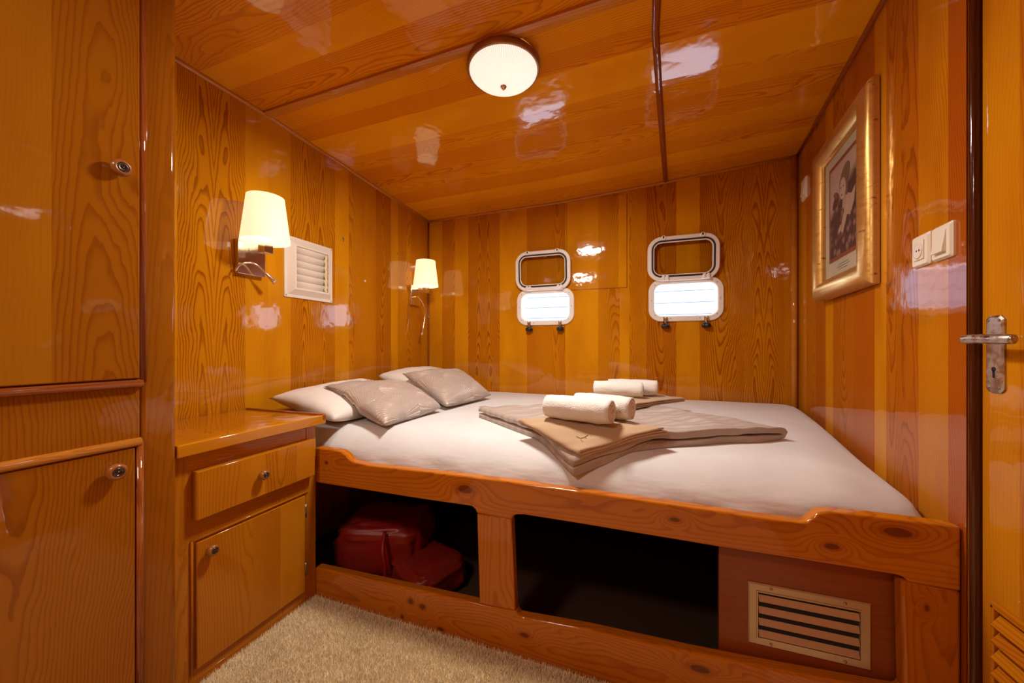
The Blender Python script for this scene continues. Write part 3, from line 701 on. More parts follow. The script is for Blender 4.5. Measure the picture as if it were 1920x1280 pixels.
# ------------------------------------------------------------------ mattress
def mz(x, y):
    z = .668
    z -= .075*(1-sstep(1.12, 1.30, y))**1.5
    d = rxy(y).x-x
    z -= .06*(1-sstep(0., .22, d))*(1-sstep(1.25, 2.4, y))
    z += .004*mnoise.noise(Vector((x*3, y*3, 0)))
    return z
def mattress():
    b = B(); b.smooth = True
    nx, ny_ = 150, 90; x0, y0, y1 = XL+.012, 1.150, YB-.012
    def xr(y): return rxy(y).x-.010+.0*y
    r = .05
    def prof(t):   # 0..1 -> (inset, drop)
        return
    # top grid with rounded rim then skirt
    rows = []
    def corner(u, v):
        # rounded plan corners at the right
        return u, v
    ring = []
    N1 = 60
    per = [(x0+(xr(y0)-x0)*i/130, y0) for i in range(130)]+[(xr(y0+(y1-y0)*i/70), y0+(y1-y0)*i/70) for i in range(70)]+[(xr(y1)+(x0-xr(y1))*i/130, y1) for i in range(130)]+[(x0, y1+(y0-y1)*i/70) for i in range(70)]
    # round the plan corners
    def rnd(p, rr=.07):
        x, y = p; X1 = xr(y); ax = x1 = None
        for (cx, cy, sx, sy, q) in ((X1, y0, -1, 1, .06), (X1, y1, -1, -1, .09), (x0, y0, 1, 1, .03), (x0, y1, 1, -1, .03)):
            dx, dy_ = (x-cx)*sx, (y-cy)*sy
            if dx < q and dy_ < q:
                ux, uy = q-dx, q-dy_; mxx = max(ux, uy); l = math.hypot(ux, uy)
                if l > 1e-9: k = mxx/l; return (cx+sx*(q-ux*k), cy+sy*(q-uy*k))
        return p
    per = [rnd(p) for p in per]
    cx, cy = -.45, 1.85
    loops = []
    def edge_loop(ins, z=None, drop=0, wob=0, fr=None):
        L = []
        for i, (x, y) in enumerate(per):
            # inset towards the centre line
            tx, ty = min(max(x, x0+.35), .15), min(max(y, y0+.3), y1-.3)
            d = Vector((tx-x, ty-y)); l = d.length; d = d/l if l else d
            X, Y = x+d.x*ins, y+d.y*ins
            if z is None: Z = mz(X, Y)-drop
            else: Z = z
            if fr is not None: Z = .50+(mz(X, Y)-.055-.50)*fr
            s = (x*9.0+y*7)
            X += d.x*wob*mnoise.noise(Vector((s, Z*30, 3))); Y += d.y*wob*mnoise.noise(Vector((s, Z*30, 3)))
            L.append((X, Y, Z))
        return L
    loops = [edge_loop(.004, fr=.28), edge_loop(-.002, fr=.45, wob=.010), edge_loop(-.003, fr=.62, wob=.012), edge_loop(-.003, fr=.82, wob=.010), edge_loop(.0, None, .052, wob=.008), edge_loop(.004, None, .034, wob=.006), edge_loop(.016, None, .016), edge_loop(.034, None, .005), edge_loop(.055, None, .0)]
    for ins in (.09, .13, .18, .24, .299): loops.append(edge_loop(ins))
    b.loft(loops, cap0=True)
    inner = loops[-1]
    # fill the middle with a grid fan towards the centre line segment
    last = inner
    for t in (.25, .5, .75, .93):
        L = []
        for i, (x, y) in enumerate(per):
            tx, ty = min(max(x, x0+.36), .14), (y0+y1)/2
            ix, iy, _ = inner[i]; X, Y = ix+(tx-ix)*t, iy+(ty-iy)*t; L.append((X, Y, mz(X, Y)))
        b.loft([last, L]); last = L
    b.loft([last, [(x, (y0+y1)/2, mz(x, (y0+y1)/2)) for x, y, z in last]])
    o = b.build('mattress', M['sheet'])
    return tag(o, 'large double mattress in a pale cream fitted sheet on the pine bed base', 'mattress')
mattress()

# ------------------------------------------------------------------ pillows
SUP = {}
def support(x, y):
    z = mz(x, y)
    for i in (-1, 0, 1):
        for j in (-1, 0, 1):
            k = SUP.get((round(x/.02)+i, round(y/.02)+j))
            if k is not None and k > z: z = k
    return z
def pillow(name, label, group, c, th, mat, n=28, cat='pillow', sag=0., piping=False):
    """c: four corners (p00,p10,p11,p01); thickness th; rests above the mattress"""
    c = [Vector(p) for p in c]; b = B(); b.smooth = True
    nrm = (c[1]-c[0]).cross(c[3]-c[0]).normalized()
    if nrm.z < 0: nrm = -nrm
    def pt(u, v, s):
        # pinch edges inward a little between corners
        uu, vv = u-.5, v-.5
        pin = .05*(1-(2*vv)**2)*(2*uu)**3 ; pin2 = .05*(1-(2*uu)**2)*(2*vv)**3
        U, V = u-pin*.6, v-pin2*.6
        p = c[0]*(1-U)*(1-V)+c[1]*U*(1-V)+c[2]*U*V+c[3]*(1-U)*V
        f = max(0, (1-(2*uu)**2))**.42*max(0, (1-(2*vv)**2))**.42
        wv = .004*mnoise.noise(p*11)+.003*mnoise.noise(p*26)
        q = p+nrm*(s*th/2*f+(wv if s > 0 else 0)*(1 if f > 0 else 0))
        zm = mz(q.x, q.y)+.002
        if q.z < zm: q.z = zm+(q.z-zm)*.06+.001
        return q
    top = [[pt(i/n, j/n, 1) for i in range(n+1)] for j in range(n+1)]; bt = [[pt(i/n, j/n, -1) for i in range(n+1)] for j in range(n+1)]
    for j in range(n+1):
        for i in range(n+1):
            lo, hi = bt[j][i], top[j][i]; gap = max(0, hi.z-lo.z); sp_ = support(lo.x, lo.y)
            if cat == 'cushion' and lo.z < sp_+.002: lo.z = sp_+.002; hi.z = max(hi.z, lo.z+gap*.35)
    if cat == 'pillow':
        for r_ in top:
            for q in r_:
                k = (round(q.x/.02), round(q.y/.02)); SUP[k] = max(SUP.get(k, 0), q.z)
    for g, rev in ((top, False), (bt, True)):
        n0 = len(b.v)
        for r_ in g: b.v += r_
        for j in range(n):
            for i in range(n):
                a = n0+j*(n+1)+i; f = (a, a+1, a+n+2, a+n+1)
                uvq = [(i/n, j/n), ((i+1)/n, j/n), ((i+1)/n, (j+1)/n), (i/n, (j+1)/n)]
                if rev: f = f[::-1]; uvq = uvq[::-1]
                b.face(f, uvq)
    o = b.build(name, mat)
    import bmesh
    bm = bmesh.new(); bm.from_mesh(o.data); bmesh.ops.remove_doubles(bm, verts=bm.verts, dist=.0006); bmesh.ops.recalc_face_normals(bm, faces=bm.faces); bm.to_mesh(o.data); bm.free()
    return tag(o, label, cat, group)
pillow('pillow', 'plump white pillow nearest the bedside cabinet, leaning on the left wall', 'white pillows',
       [(-1.19, 1.16, .70), (-1.16, 1.72, .70), (-1.58, 1.80, .795), (-1.58, 1.17, .770)], .135, M['pillow'])
pillow('pillow', 'white pillow in the far corner, under the second lamp', 'white pillows',
       [(-1.17, 1.84, .70), (-1.12, 2.42, .70), (-1.57, 2.49, .825), (-1.58, 1.88, .82)], .16, M['pillow'])
pillow('cushion', 'taupe fan-stitched cushion nearer the camera, leaning on the near white pillow', 'fan-patterned cushions',
       [(-.970, 1.20, .685), (-.955, 1.62, .695), (-1.255, 1.72, .80), (-1.42, 1.32, .80)], .125, M['fan'], cat='cushion')
pillow('cushion', 'taupe fan-stitched cushion farther back, against the far white pillow', 'fan-patterned cushions',
       [(-.955, 1.665, .69), (-.90, 2.13, .695), (-1.15, 2.17, .845), (-1.36, 1.84, .84)], .12, M['fan'], cat='cushion')

# ------------------------------------------------------------------ folded textiles
def folded(name, label, cat, group, Lc, Nc, Rc, Fc, layers, t, base, mat, wav=.003, n=30, gap=.25, seg=7):
    """zigzag-folded cloth. corners in plan (x,y): extruded N->L, folds run N->R."""
    L_, N_, R_, F_ = [Vector((p[0], p[1])) for p in (Lc, Nc, Rc, Fc)]
    W = ((R_-N_).length+(F_-L_).length)/2
    pitch = t*(1+gap); r = pitch/2
    # centre line in (s metres, z)
    cl = []; s0, s1 = r+.002, W-r-.002
    for k in range(layers):
        z = t/2+k*pitch; a, c = (s0, s1) if k % 2 == 0 else (s1, s0)
        sh = random.uniform(-.006, .006)
        for i in range(n+1): cl.append(((a+(c-a)*i/n)+sh*(i/n), z, k))
        if k < layers-1:
            cc = c+sh; sg = 1 if c > a else -1
            for i in range(1, seg): an = -math.pi/2+math.pi*i/seg; cl.append((cc+sg*r*1.5*math.cos(an), z+r+r*math.sin(an), k+.5))
    # offset outline
    left, right = [], []
    for i, (s, z, k) in enumerate(cl):
        a = cl[max(i-1, 0)]; c = cl[min(i+1, len(cl)-1)]; d = Vector((c[0]-a[0], c[1]-a[1])); d.normalize(); nn = Vector((-d.y, d.x))*t/2
        left.append((s+nn.x, z+nn.y)); right.append((s-nn.x, z-nn.y))
    out = left+right[::-1]; m = 26; b = B(); b.smooth = True; rings = []; H = layers*pitch
    for j in range(m+1):
        v = j/m; ring = []
        # round off the extruded ends slightly
        for k, (s, z) in enumerate(out):
            u = s/W; wob = wav*mnoise.noise(Vector((s*14, z*60, v*9)))*2
            p = N_*(1-u)*(1-v)+R_*u*(1-v)+F_*u*v+L_*(1-u)*v
            ed = (L_-N_).normalized(); off = wav*2.2*mnoise.noise(Vector((s*8, z*90, 5)))*(1 if j in (0, m) else 0)
            p = p+ed*off
            zz = base(p.x, p.y)+z*(1-.10*math.cos(0)) + wob*(z/H)
            ring.append((p.x, p.y, zz+.0015))
        rings.append(ring)
    n0 = len(b.v)
    for rg in rings: b.v += [Vector(q) for q in rg]
    K = len(out)
    for j in range(m):
        for k in range(K):
            k2 = (k+1) % K; v0, v1 = j/m, (j+1)/m
            b.face((n0+j*K+k, n0+j*K+k2, n0+(j+1)*K+k2, n0+(j+1)*K+k), [(out[k][0]/W, v0), (out[k2][0]/W, v0), (out[k2][0]/W, v1), (out[k][0]/W, v1)])
    nl = len(left)
    for jj, rev in ((0, True), (m, False)):
        for i in range(nl-1):
            f = (n0+jj*K+i, n0+jj*K+i+1, n0+jj*K+(K-2-i), n0+jj*K+(K-1-i))
            b.smooth = False; b.face(f if not rev else f[::-1], [(0, 0)]*4); b.smooth = True
    return tag(b.build(name, mat), label, cat, group)
dv = dict(Lc=(-.735, 1.545), Nc=(-.215, 1.125), Rc=(.475, 1.545), Fc=(-.045, 1.995))
folded('folded_duvet', 'folded taupe duvet with satin stripes, laid diagonally in the middle of the mattress', 'duvet', None, dv['Lc'], dv['Nc'], dv['Rc'], dv['Fc'], 2, .023, mz, M['duvet'], wav=.006, gap=.35)
dtop = lambda x, y: mz(x, y)+.0515
folded('folded_towel', 'tan folded bath towel with small stitched mark on the near corner of the duvet', 'towel', 'folded tan towels',
       (-.425, 1.255), (-.185, 1.145), (.075, 1.27), (-.165, 1.41), 3, .0055, dtop, M['brown'], wav=.003, gap=.6)
folded('folded_towel', 'tan folded bath towel on the far corner of the duvet, near the back wall', 'towel', 'folded tan towels',
       (-.33, 1.99), (-.03, 1.73), (.205, 2.07), (-.10, 2.31), 3, .0055, lambda x, y: mz(x, y)+.0515, M['brown'], wav=.002, gap=.6)
# stitched mark on the near towel
def tz(x, y): return dtop(x, y)+.0225
b = B(); b.smooth = True
for pts in ([(-.205, 1.198), (-.19, 1.192), (-.178, 1.197), (-.168, 1.205)], [(-.19, 1.192), (-.186, 1.184), (-.178, 1.180)], [(-.178, 1.197), (-.166, 1.190), (-.157, 1.200)]):
    b.tube([(x, y, tz(x, y)) for x, y in catmull([(p[0], p[1], 0) for p in pts], 4) and [(q.x, q.y) for q in catmull([(p[0], p[1], 0) for p in pts], 4)]], .0009, 6)
tw = bpy.data.objects['folded_towel']; mk = b.build('stitched_mark', M['woodknob'], tw)

def roll(label, a, c, r, squash=.96):
    a, c = Vector(a), Vector(c); ax = (c-a).normalized(); side = ax.cross(Vector((0, 0, 1))).normalized(); up = side.cross(ax)
    turns = 3.6; n = 150; t = r/4.3; b = B(); b.smooth = True
    def sp(i, inner):
        th = turns*2*math.pi*i/n; rr = .2*r+(.8*r)*(i/n); rr -= inner*t*.78
        an = -th+.35
        return rr*math.cos(an), rr*math.sin(an)*squash
    out = [sp(i, 0) for i in range(n+1)]; inn = [sp(i, 1) for i in range(n+1)]
    m = 16; L = (c-a).length; loop = out+inn[::-1]; K = len(loop); n0 = len(b.v); mn = min(y for x, y in out)
    for j in range(m+1):
        v = j/m
        for k, (x, y) in enumerate(loop):
            i = k if k <= n else K-1-k
            tel = .006*(1-i/n)*(1 if v < .5 else -1)*abs(2*v-1)**8*-1
            off = .003*mnoise.noise(Vector((x*40, y*40, v*8)))+.0018*mnoise.noise(Vector((x*150, y*150, v*50)))
            rr = math.hypot(x, y) or 1
            kk_ = 1+off/rr*(i/n); kk_ *= 1-.10*abs(2*v-1)**6*(1 if i/n > .6 else .3)
            p = a+ax*(L*v+tel)+side*(x*kk_)+up*(y*kk_)
            b.v.append(p)
    for j in range(m):
        for k in range(K):
            k2 = (k+1) % K; b.face((n0+j*K+k, n0+j*K+k2, n0+(j+1)*K+k2, n0+(j+1)*K+k))
    for jj in (0, m):
        for i in range(n):
            f = (n0+jj*K+i, n0+jj*K+i+1, n0+jj*K+(K-2-i), n0+jj*K+(K-1-i)); b.face(f if jj else f[::-1])
    return tag(b.build('rolled_towel', M['terry']), label, 'towel', 'rolled white towels')
R_ = .050
def rz(x, y): return mz(x, y)+.0515+.0215+R_*.93
def mkroll(label, p0, p1, r=R_):
    z = max(rz(*p0), rz(*p1)); roll(label, (*p0, z+.001), (*p1, z+.001), r)
mkroll('white terry towel rolled up, in front on the near tan towel', (-.325, 1.295), (-.095, 1.235))
mkroll('white terry towel rolled up, behind the front roll on the near tan towel', (-.235, 1.385), (-.035, 1.325))
mkroll('white terry towel rolled up, in front on the far tan towel', (-.235, 1.925), (-.000, 1.930), .045)
mkroll('white terry towel rolled up, closest to the back wall on the far tan towel', (-.175, 2.040), (.070, 2.050), .048)

# ------------------------------------------------------------------ red bundle under the bed
def blob(name, label, cat, c, s, rot, mat, seed, n=36, rough=.12, parent=None):
    b = B(); b.smooth = True; loops = []
    cr, sr = math.cos(rot), math.sin(rot)
    for i in range(n+1):
        ph = -math.pi/2+math.pi*i/n; L = []
        for j in range(48):
            th = 2*math.pi*j/48; x, y, z = math.cos(ph)*math.cos(th), math.cos(ph)*math.sin(th), math.sin(ph)
            e = .45; sx, sy, sz = [math.copysign(abs(q)**e, q) for q in (x, y, z)]
            k = 1+rough*mnoise.noise(Vector((x*2.2+seed, y*2.2, z*2.2)))+rough*.5*mnoise.noise(Vector((x*6+seed, y*6, z*6)))
            px, py = sx*s[0]*k, sy*s[1]*k; L.append((c[0]+px*cr-py*sr, c[1]+px*sr+py*cr, max(-.028, c[2]+sz*s[2]*k)))
        loops.append(L)
    b.loft(loops, cap0=True, cap1=True); o = b.build(name, mat, parent)
    return o
bgt = thing('life_jacket_bag', 'red nylon bag lying under the bed behind the left front opening', 'bag', (-1.1, 1.5, -.03))
blob('bag_body', '', '', (-1.15, 1.44, .09), (.20, .17, .12), .3, M['red'], 3, parent=bgt)
blob('bag_flap', '', '', (-.87, 1.36, .035), (.13, .13, .06), -.4, M['red'], 8, parent=bgt)
b = B(); b.smooth = True; b.tube(catmull([(-1.05, 1.30, .20), (-1.02, 1.25, .15), (-1.0, 1.24, .08), (-1.0, 1.23, .0)], 5), .008, 8); b.build('strap', M['red'], bgt)

# ------------------------------------------------------------------ sconces
def sconce(label, yc, arm_pts, zp=1.388):
    t = thing('wall_lamp', label, 'lamp', (XL, yc, zp), 'cream shaded wall lamps')
    b = B(); b.box(XL+.001, XL+.024, yc-.060, yc+.060, zp-.074, zp+.074); b.build('wall_plate', M['chrome'], t, bevel=.002)
    ax = XL+.112; ay = yc-.004; az = zp+.035
    b = B(); b.box(XL+.024, ax-.012, ay-.010, ay+.010, az-.008, az+.012); b.build('arm', M['chrome'], t, bevel=.002)
    b = B(); b.box(ax-.020, ax+.020, ay-.020, ay+.020, az-.022, az+.022); b.build('lamp_holder', M['chrome'], t, bevel=.002)
    P = frame_pt((ax, ay, az+.020), (1, 0, 0), (0, 1, 0), (0, 0, 1))
    b = B(); b.smooth = True
    zs = .008; hs = .192
    lathe(b, P, [(.092, zs), (.0925, zs+.003), (.070, zs+hs), (.069, zs+hs), (.0685, zs+hs-.002), (.090, zs+.002)], 48)
    b.build('lamp_shade', M['shade'], t)
    b = B(); b.smooth = True; lathe(b, P, [(.010, 0), (.012, .03), (.022, .06), (.024, .075), (.018, .095), (.002, .102)], 20, cap1=True, cap0=True); b.build('bulb', M['bulb'], t)
    b = B(); b.smooth = True; pts = catmull(arm_pts, 8); b.tube(pts, [.0035]*len(pts), 10)
    fl = b.build('reading_arm', M['chrome'], t)
    d = (Vector(arm_pts[-1])-Vector(arm_pts[-2])).normalized(); e_ = Vector(arm_pts[-1])
    b = B(); b.smooth = True; b.tube([e_-d*.052, e_-d*.045, e_-d*.012, e_+d*.002], [.004, .0055, .0095, .010], 16); b.build('reading_head', M['chrome'], fl)
    l = bpy.data.lights.new('lamp_bulb_light', 'POINT'); l.energy = 3.0; l.color = (1, .80, .54); l.shadow_soft_size = .02
    o = bpy.data.objects.new('lamp_bulb_light', l); C.objects.link(o); o.parent = t; o.location = Vector((ax, ay, az+.095))-Vector((XL, yc, zp))
def lx(px, py, off): return tuple(onX(px, py, XL+off))
sconce('cream shaded wall lamp near the wardrobe, beside the white louvred vent', 1.125, [lx(441, 508, .026), lx(447, 499, .035), lx(460, 493, .045), lx(476, 494, .055), lx(488, 502, .062), lx(500, 514, .068), lx(515, 529, .075)])
sconce('cream shaded wall lamp in the far left corner above the pillows', 2.357, [lx(768, 560, .026), lx(775, 557, .04), lx(785, 558, .055), lx(794, 572, .065), lx(797, 590, .07), lx(795, 605, .07), lx(791, 628, .07)])

# ------------------------------------------------------------------ white louvred vent on the left wall
y0, y1, z0, z1 = 1.292, 1.582, 1.245, 1.547
t = thing('wall_vent', 'square white louvred vent on the left wall between the two lamps', 'vent', (XL, (y0+y1)/2, (z0+z1)/2))
P = frame_pt((XL, (y0+y1)/2, (z0+z1)/2), (0, 1, 0), (0, 0, 1), (1, 0, 0)); W, H = y1-y0, z1-z0
def L(ins, h): return [P(x, y, h) for x, y in ((W/2-ins, H/2-ins), (-W/2+ins, H/2-ins), (-W/2+ins, -H/2+ins), (W/2-ins, -H/2+ins))]
b = B(); b.loft([L(0, 0), L(0, .006), L(.012, .008), L(.014, .008), L(.040, .030), L(.048, .030), L(.048, .004)]); b.build('vent_frame', M['white'], t, bevel=.001)
b = B(); b.obox(P(-W/2+.047, -H/2+.047, .002), (0, W-.094, 0), (0, 0, H-.094), (.001, 0, 0)); b.build('vent_back', M['white'], t)
for i in range(6):
    b = B(); zc = H/2-.050-i*(H-.096)/6; b.smooth = True
    sec = [(.002, .025), (-.004, .026), (-.016, .022), (-.031, .015), (-.034, .012), (-.030, .010), (-.014, .016), (-.002, .020)]
    b.loft([[P(x, zc+sy, h) for sy, h in sec] for x in (-W/2+.048, W/2-.048)], cap0=True, cap1=True); b.build('louvre', M['white'], t)
b = B(); n = 14
pts = [(W/2-.066+.004*math.sin(i*2.3), H/2-.06-i*(H-.11)/n) for i in range(n+1)]
b.loft([[P(x-.006, y, .0275+.002*(i % 2)), P(x+.009, y, .0275+.002*((i+1) % 2)), P(x+.009, y, .0255), P(x-.006, y, .0255)] for i, (x, y) in enumerate(pts)], cap0=True, cap1=True); b.build('tape_strip', M['tape'], t)['label'] = 'crinkled yellowed tape'
for sx in (-1, 1):
    for sz in (-1, 1):
        b = B(); lathe(b, lambda x, y, h: P(x+sx*(W/2-.009), y+sz*(H/2-.009), .0075+h), [(.003, 0), (.002, .001)], 10, cap1=True); b.build('screw', M['screw'], t)
# small hooks and screws on the left wall
for px, py, lab, r in ((684, 527, 'small round white screw cap on the left wall between vent and far lamp', .007), (643, 446, 'tiny dark hook on the left wall above the vent', .004), (745, 475, 'tiny brass screw on the left wall left of the far lamp', .004)):
    p = onX(px, py, XL); b = B(); b.smooth = True
    Pq = frame_pt(p, (0, 1, 0), (0, 0, 1), (1, 0, 0)); lathe(b, Pq, [(r, 0), (r, .003), (r*.7, .005), (.0005, .006)], 14, cap1=True)
    if px == 643: b.tube([Pq(0, 0, .004), Pq(0, -.004, .008), Pq(0, -.016, .008), Pq(0, -.02, .004)], .0018, 8)
    tag(b.build('wall_screw' if px != 643 else 'wall_hook', M['white'] if px == 684 else M['screw']), lab, 'screw' if px != 643 else 'hook')

# ------------------------------------------------------------------ ceiling light
c = onZ(944, 118, 2.095); cz = ceil_z(c.x, c.y)
t = thing('ceiling_light', 'round ceiling light with ribbed frosted glass and brown rim', 'ceiling light', (c.x, c.y, cz))
P = frame_pt((c.x, c.y, cz), (1, 0, 0), (0, -1, 0), (0, 0, -1))
b = B(); b.smooth = True; lathe(b, P, [(.128, -.004), (.135, .004), (.141, .014), (.141, .024), (.138, .030), (.132, .032), (.129, .028)], 64); b.build('rim', M['bronze'], t)
b = B(); b.smooth = True; lathe(b, P, [(.131, .026), (.129, .034), (.117, .046), (.097, .059), (.07, .071), (.04, .081), (.012, .086)], 96, cap1=True); b.build('glass_dome', M['dome'], t)
b = B(); b.smooth = True; lathe(b, P, [(.012, .084), (.013, .089), (.009, .093), (.004, .099), (.0005, .103)], 20, cap1=True); b.build('finial', M['chrome'], t)
l = bpy.data.lights.new('ceiling_bulb_light', 'AREA'); l.shape = 'DISK'; l.size = .22; l.energy = 23; l.color = (1, .93, .84)
o = bpy.data.objects.new('ceiling_bulb_light', l); C.objects.link(o); o.parent = t; o.location = (0, 0, -.108)

# ------------------------------------------------------------------ picture on the right wall
yaw_dir = None
pn = onR(1652, 540); pf = onR(1541, 540, .012)
ex = Vector((pf.x-pn.x, pf.y-pn.y, 0)); PW = ex.length; ex.normalize(); en = Vector((-ex.y, ex.x, 0));
if en.x > 0: en = -en
pz0, pz1 = 1.205, 1.880; PH = pz1-pz0
po = Vector((pn.x, pn.y, pz0)) + en*.003
t = thing('picture_frame', 'large wide-edged antique gold picture frame with a flower portrait on the right wall', 'picture', tuple(po+ex*PW/2))
P = frame_pt(po+ex*PW/2+Vector((0, 0, PH/2)), ex, (0, 0, 1), en)
def L(ins, h): return [P(x, y, h) for x, y in ((PW/2-ins, PH/2-ins), (-PW/2+ins, PH/2-ins), (-PW/2+ins, -PH/2+ins), (PW/2-ins, -PH/2+ins))]
b = B(); FWD = .088
pf_ = [(0, 0), (0, .014), (.006, .024), (.018, .034), (.036, .041), (.054, .041), (.066, .034), (.078, .022), (.084, .013), (FWD, .011), (FWD, .004)]
LL = [L(i, h) for i, h in pf_]
b.loft(LL); fr_ = b.build('frame_moulding', M['gold'], t); 
for pg in fr_.data.polygons: pg.use_smooth = True
fr_.data.set_sharp_from_angle(angle=math.radians(40))
b = B(); b.loft([L(.002, .0), L(FWD-.002, .002)], cap0=True); b.quad(*L(FWD-.004, .006)); b.build('mount', M['mat'], t)
iw, ih = PW-2*FWD, PH-2*FWD
# print (flat art)
m = N('print_colours'); tc = m.sep(m.n('ShaderNodeUVMap', uv_map='UVMap').outputs[0]); u, v = tc[0], tc[1]
vv = m.comb(m.math('MULTIPLY', u, 9), m.math('MULTIPLY', v, 12)); vo = m.n('ShaderNodeTexVoronoi'); m.set(vo.inputs['Vector'], vv); vo.inputs['Scale'].default_value = 1.0
pet = m.mix(m.ss(vo.outputs['Distance'], .1, .6), (.34, .17, .13, 1), (.08, .035, .035, 1))
vo2 = m.n('ShaderNodeTexVoronoi'); m.set(vo2.inputs['Vector'], vv); vo2.inputs['Scale'].default_value = 2.6
pet = m.mix(m.ss(vo2.outputs['Distance'], .05, .25, .6, 0), pet, (.45, .27, .2, 1))
skyc = m.mix(m.ss(m.math('ADD', v, m.math('MULTIPLY', u, -.35)), .40, .55), pet, (.55, .36, .27, 1))
rim = m.math('MAXIMUM', m.math('ABSOLUTE', m.math('SUBTRACT', u, .5)), m.math('ABSOLUTE', m.math('SUBTRACT', v, .5)))
m.set(m.p.inputs['Base Color'], m.mix(m.ss(rim, .455, .465), skyc, (.30, .08, .035, 1))); m.p.inputs['Roughness'].default_value = .8; M['print'] = m.m
pw, ph = iw*.77, ih*.80
def pq(u, v, h): return P(-(u-.5)*pw*1, (v-.5)*ph+.012, h)     # u grows towards the camera side (photo right)
b = B(); b.quad(pq(0, 0, .0072), pq(1, 0, .0072), pq(1, 1, .0072), pq(0, 1, .0072), [(0, 0), (1, 0), (1, 1), (0, 1)])
art = b.build('print', M['print'], t)
def patch(name, pts, col, h): 
    b = B(); b.prism([pq(u, v, h) for u, v in pts], en*.0004); b.build(name, plain(name+'_paint', col, .8).m, art)
def ell(cu, cv, a, c, rot=0, n=24): return [(cu+a*math.cos(q)*math.cos(rot)-c*math.sin(q)*math.sin(rot), cv+a*math.cos(q)*math.sin(rot)+c*math.sin(q)*math.cos(rot)) for q in [2*math.pi*i/n for i in range(n)]]
patch('painted_shoulder', [(.50, .52), (.62, .60), (.78, .55), (.90, .60), (.86, .46), (.74, .36), (.58, .40)], (.50, .33, .24), .0073)
patch('painted_neck', [(.50, .56), (.60, .60), (.62, .50), (.48, .47)], (.48, .31, .22), .0075)
patch('painted_arm', [(.44, .26), (.52, .24), (.66, .40), (.72, .52), (.60, .48), (.48, .36)], (.52, .35, .25), .0076)
patch('painted_hair', ell(.56, .76, .19, .11, .5), (.22, .13, .07), .0077)
patch('painted_hair', ell(.62, .69, .06, .12, .2), (.20, .12, .07), .0080)
patch('painted_face', ell(.51, .67, .10, .105, -.15), (.56, .38, .28), .0082)
patch('painted_lips', ell(.48, .615, .022, .009), (.40, .08, .06), .0087)
for cu in (.455, .535): patch('painted_eye', ell(cu, .69, .018, .007), (.06, .04, .04), .0087)
patch('painted_flower', ell(.26, .60, .12, .055, .4), (.10, .04, .04), .0078)
patch('painted_flower', ell(.28, .66, .09, .035, -.3), (.20, .10, .07), .0082)
patch('painted_fingers', ell(.42, .29, .06, .028, .6), (.52, .35, .25), .0082)
b = B(); b.smooth = True
for k, (ww, zz) in enumerate(((.10, 0), (.13, -.010), (.09, -.020))):
    b.tube([P(-ww/2+ww*i/24, -ih/2+.040+zz+.0015*math.sin(i*2.1+k), .0066) for i in range(25)], .0007, 5)
b.build('caption_scribble', M['screw'], t)
b = B(); b.quad(*L(FWD-.003, .0108)[::-1]); b.build('glazing', M['glass'], t)

# ------------------------------------------------------------------ sockets and switches on the right wall
def rw_frame(px, py, off=0.): q = onR(px, py, off); return q, frame_pt(q, -RW, (0, 0, 1), RN_)
def plate(name, label, cat, px, py, w, h, kind):
    q, P = rw_frame(px, py); t = thing(name, label, cat, tuple(q))
    def curv(x, y, w_, h_): return (x*(1+.10*(2*y/h_)**2) if False else x, y*(1-.12*(1-(2*x/w_)**2)*0))
    def sq(w_, h_, rr, h): 
        out = []
        for x, y in rrect(w_, h_, rr, 5): out.append(P(x*(1-.05*(1-abs(2*y/h_)**2)), y*(1+.03*(1-abs(2*x/w_)**2)), h))
        return out
    b = B(); b.loft([sq(w, h, .006, 0), sq(w, h, .006, .004), sq(w-.008, h-.008, .006, .009), sq(w-.020, h-.020, .003, .009)], cap1=True); b.build('cover_plate', M['plastic'], t)
    if kind == 'socket':
        b = B(); b.obox(P(-w*.28, -h*.30, .009), P(w*.56, 0)-P(0, 0), (0, 0, h*.60), RN_*.003); bb = b.build('insert', M['plastic'], t, bevel=.001)
        b = B(); b.smooth = True; lathe(b, P, [(.021, .0122), (.021, .0135), (.018, .0138), (.0165, .0125), (.0163, .0124)], 32, cap1=True); s = b.build('socket_rim', M['white'], bb)
        b = B(); 
        for s_x in (-.0065, .0065): lathe(b, lambda x, y, h: P(x+s_x, y, h), [(.0027, .0125), (.0027, .0128)], 12, cap1=True)
        b.build('pin_hole', M['hole'], bb)
    else:
        b = B(); n0 = P(-w*.28, -h*.32, .009); b.v += [P(-w*.28, -h*.32, .009), P(w*.28, -h*.32, .009), P(w*.28, h*.32, .009), P(-w*.28, h*.32, .009), P(-w*.28, -h*.32, .017), P(w*.28, -h*.32, .017), P(w*.28, h*.32, .0105), P(-w*.28, h*.32, .0105)]
        for f in ((3, 2, 1, 0), (4, 5, 6, 7), (0, 1, 5, 4), (1, 2, 6, 5), (2, 3, 7, 6), (3, 0, 4, 7)): b.face(f)
        b.build('rocker', M['plastic'], t, bevel=.001)
plate('wall_socket', 'cream wall socket left of the light switch, below and right of the picture', 'socket', 1733, 469, .080, .082, 'socket')
plate('light_switch', 'cream rocker light switch right of the socket on the right wall', 'switch', 1773, 453, .080, .082, 'switch')
plate('light_switch', 'small cream switch on the right wall between the corner and the picture', 'switch', 1510, 354, .095, .112, 'switch')

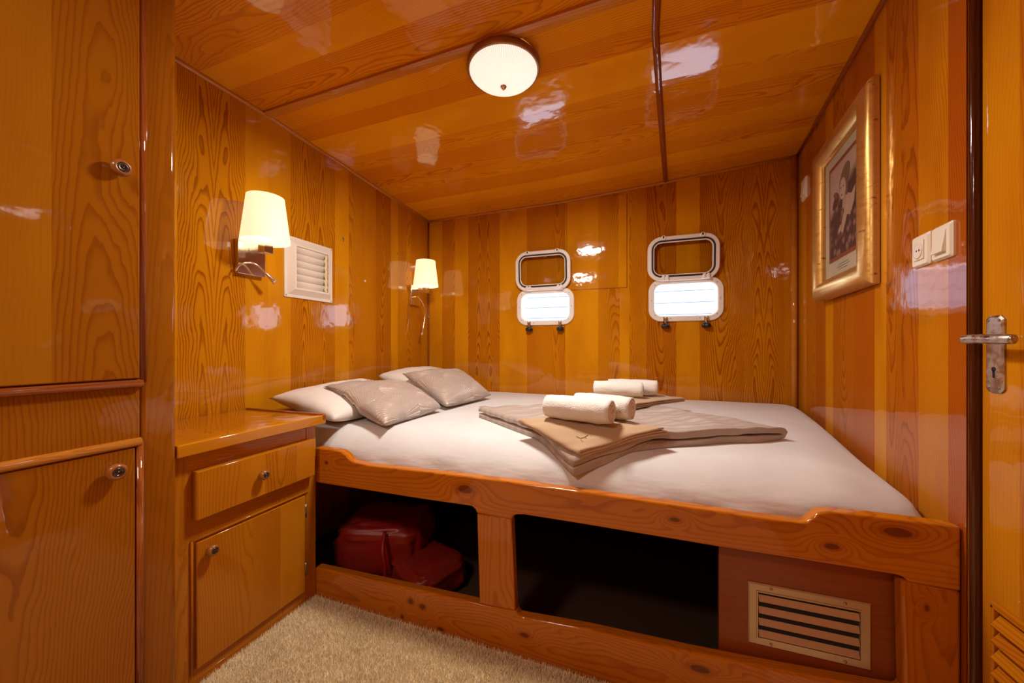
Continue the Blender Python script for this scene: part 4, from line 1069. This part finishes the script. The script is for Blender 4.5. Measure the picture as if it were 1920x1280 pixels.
# ------------------------------------------------------------------ shag carpet
b = B(); b.box(WX+.02, .655, -.93, FY-.004, -.031, .010); b.box(NX+.002, WX+.02, WY+.005, FY-.004, -.031, .010)
cp = tag(b.build('shag_carpet', M['backing']), 'cream shaggy carpet covering the floor in front of the bed', 'carpet')
rng = np.random.default_rng(3)
def tufts(n, x0, x1, y0, y1):
    bx = rng.uniform(x0, x1, n); by = rng.uniform(y0, y1, n); ang = rng.uniform(0, 2*np.pi, n); ln = rng.uniform(.013, .023, n); wd = rng.uniform(.0009, .0016, n)
    lean = rng.uniform(.1, .9, n); la = rng.uniform(0, 2*np.pi, n)
    sx, sy = np.cos(ang)*wd, np.sin(ang)*wd; dx, dy = np.cos(la)*ln*lean, np.sin(la)*ln*lean; zz = ln*np.sqrt(np.maximum(.15, 1-lean**2*.8))
    z0 = np.zeros(n)+.004
    v = np.stack([np.stack([bx-sx, by-sy, z0], 1), np.stack([bx+sx, by+sy, z0], 1),
                  np.stack([bx+sx+dx*.4, by+sy+dy*.4, zz*.65], 1), np.stack([bx-sx+dx*.4, by-sy+dy*.4, zz*.65], 1), np.stack([bx+dx, by+dy, zz+.007], 1)], 1)
    v[..., 0] = np.clip(v[..., 0], np.where(v[..., 1] > WY, NX+.003, WX+.018), .66); v[..., 1] = np.minimum(v[..., 1], FY-.002)
    return v
V = np.concatenate([tufts(190000, NX+.005, .35, .50, 1.095), tufts(15000, WX+.03, .65, -.9, .50)])
n = len(V); me = bpy.data.meshes.new('pile'); me.vertices.add(n*5); me.vertices.foreach_set('co', V.reshape(-1).astype(np.float32))
me.loops.add(n*7); me.polygons.add(n*2); base = (np.arange(n)*5)[:, None]
li = np.concatenate([base+np.array([0, 1, 2, 3]), base+np.array([3, 2, 4])], 1).reshape(-1); me.loops.foreach_set('vertex_index', li.astype(np.int32))
ls = np.stack([np.arange(n)*7, np.arange(n)*7+4], 1).reshape(-1); me.polygons.foreach_set('loop_start', ls.astype(np.int32))
try: me.polygons.foreach_set('loop_total', np.tile([4, 3], n).astype(np.int32))
except Exception: pass
me.update(calc_edges=True); me.validate()
ta = me.color_attributes.new('tuft', 'FLOAT_COLOR', 'POINT'); cr = rng.uniform(0, 1, n); cc = np.zeros((n, 5, 4), dtype=np.float32); cc[:, :, 0] = cr[:, None]; cc[..., 3] = 1
ta.data.foreach_set('color', cc.reshape(-1)); me.materials.append(M['pile'])
po_ = bpy.data.objects.new('pile', me); C.objects.link(po_); po_.parent = cp; po_['kind'] = 'stuff'
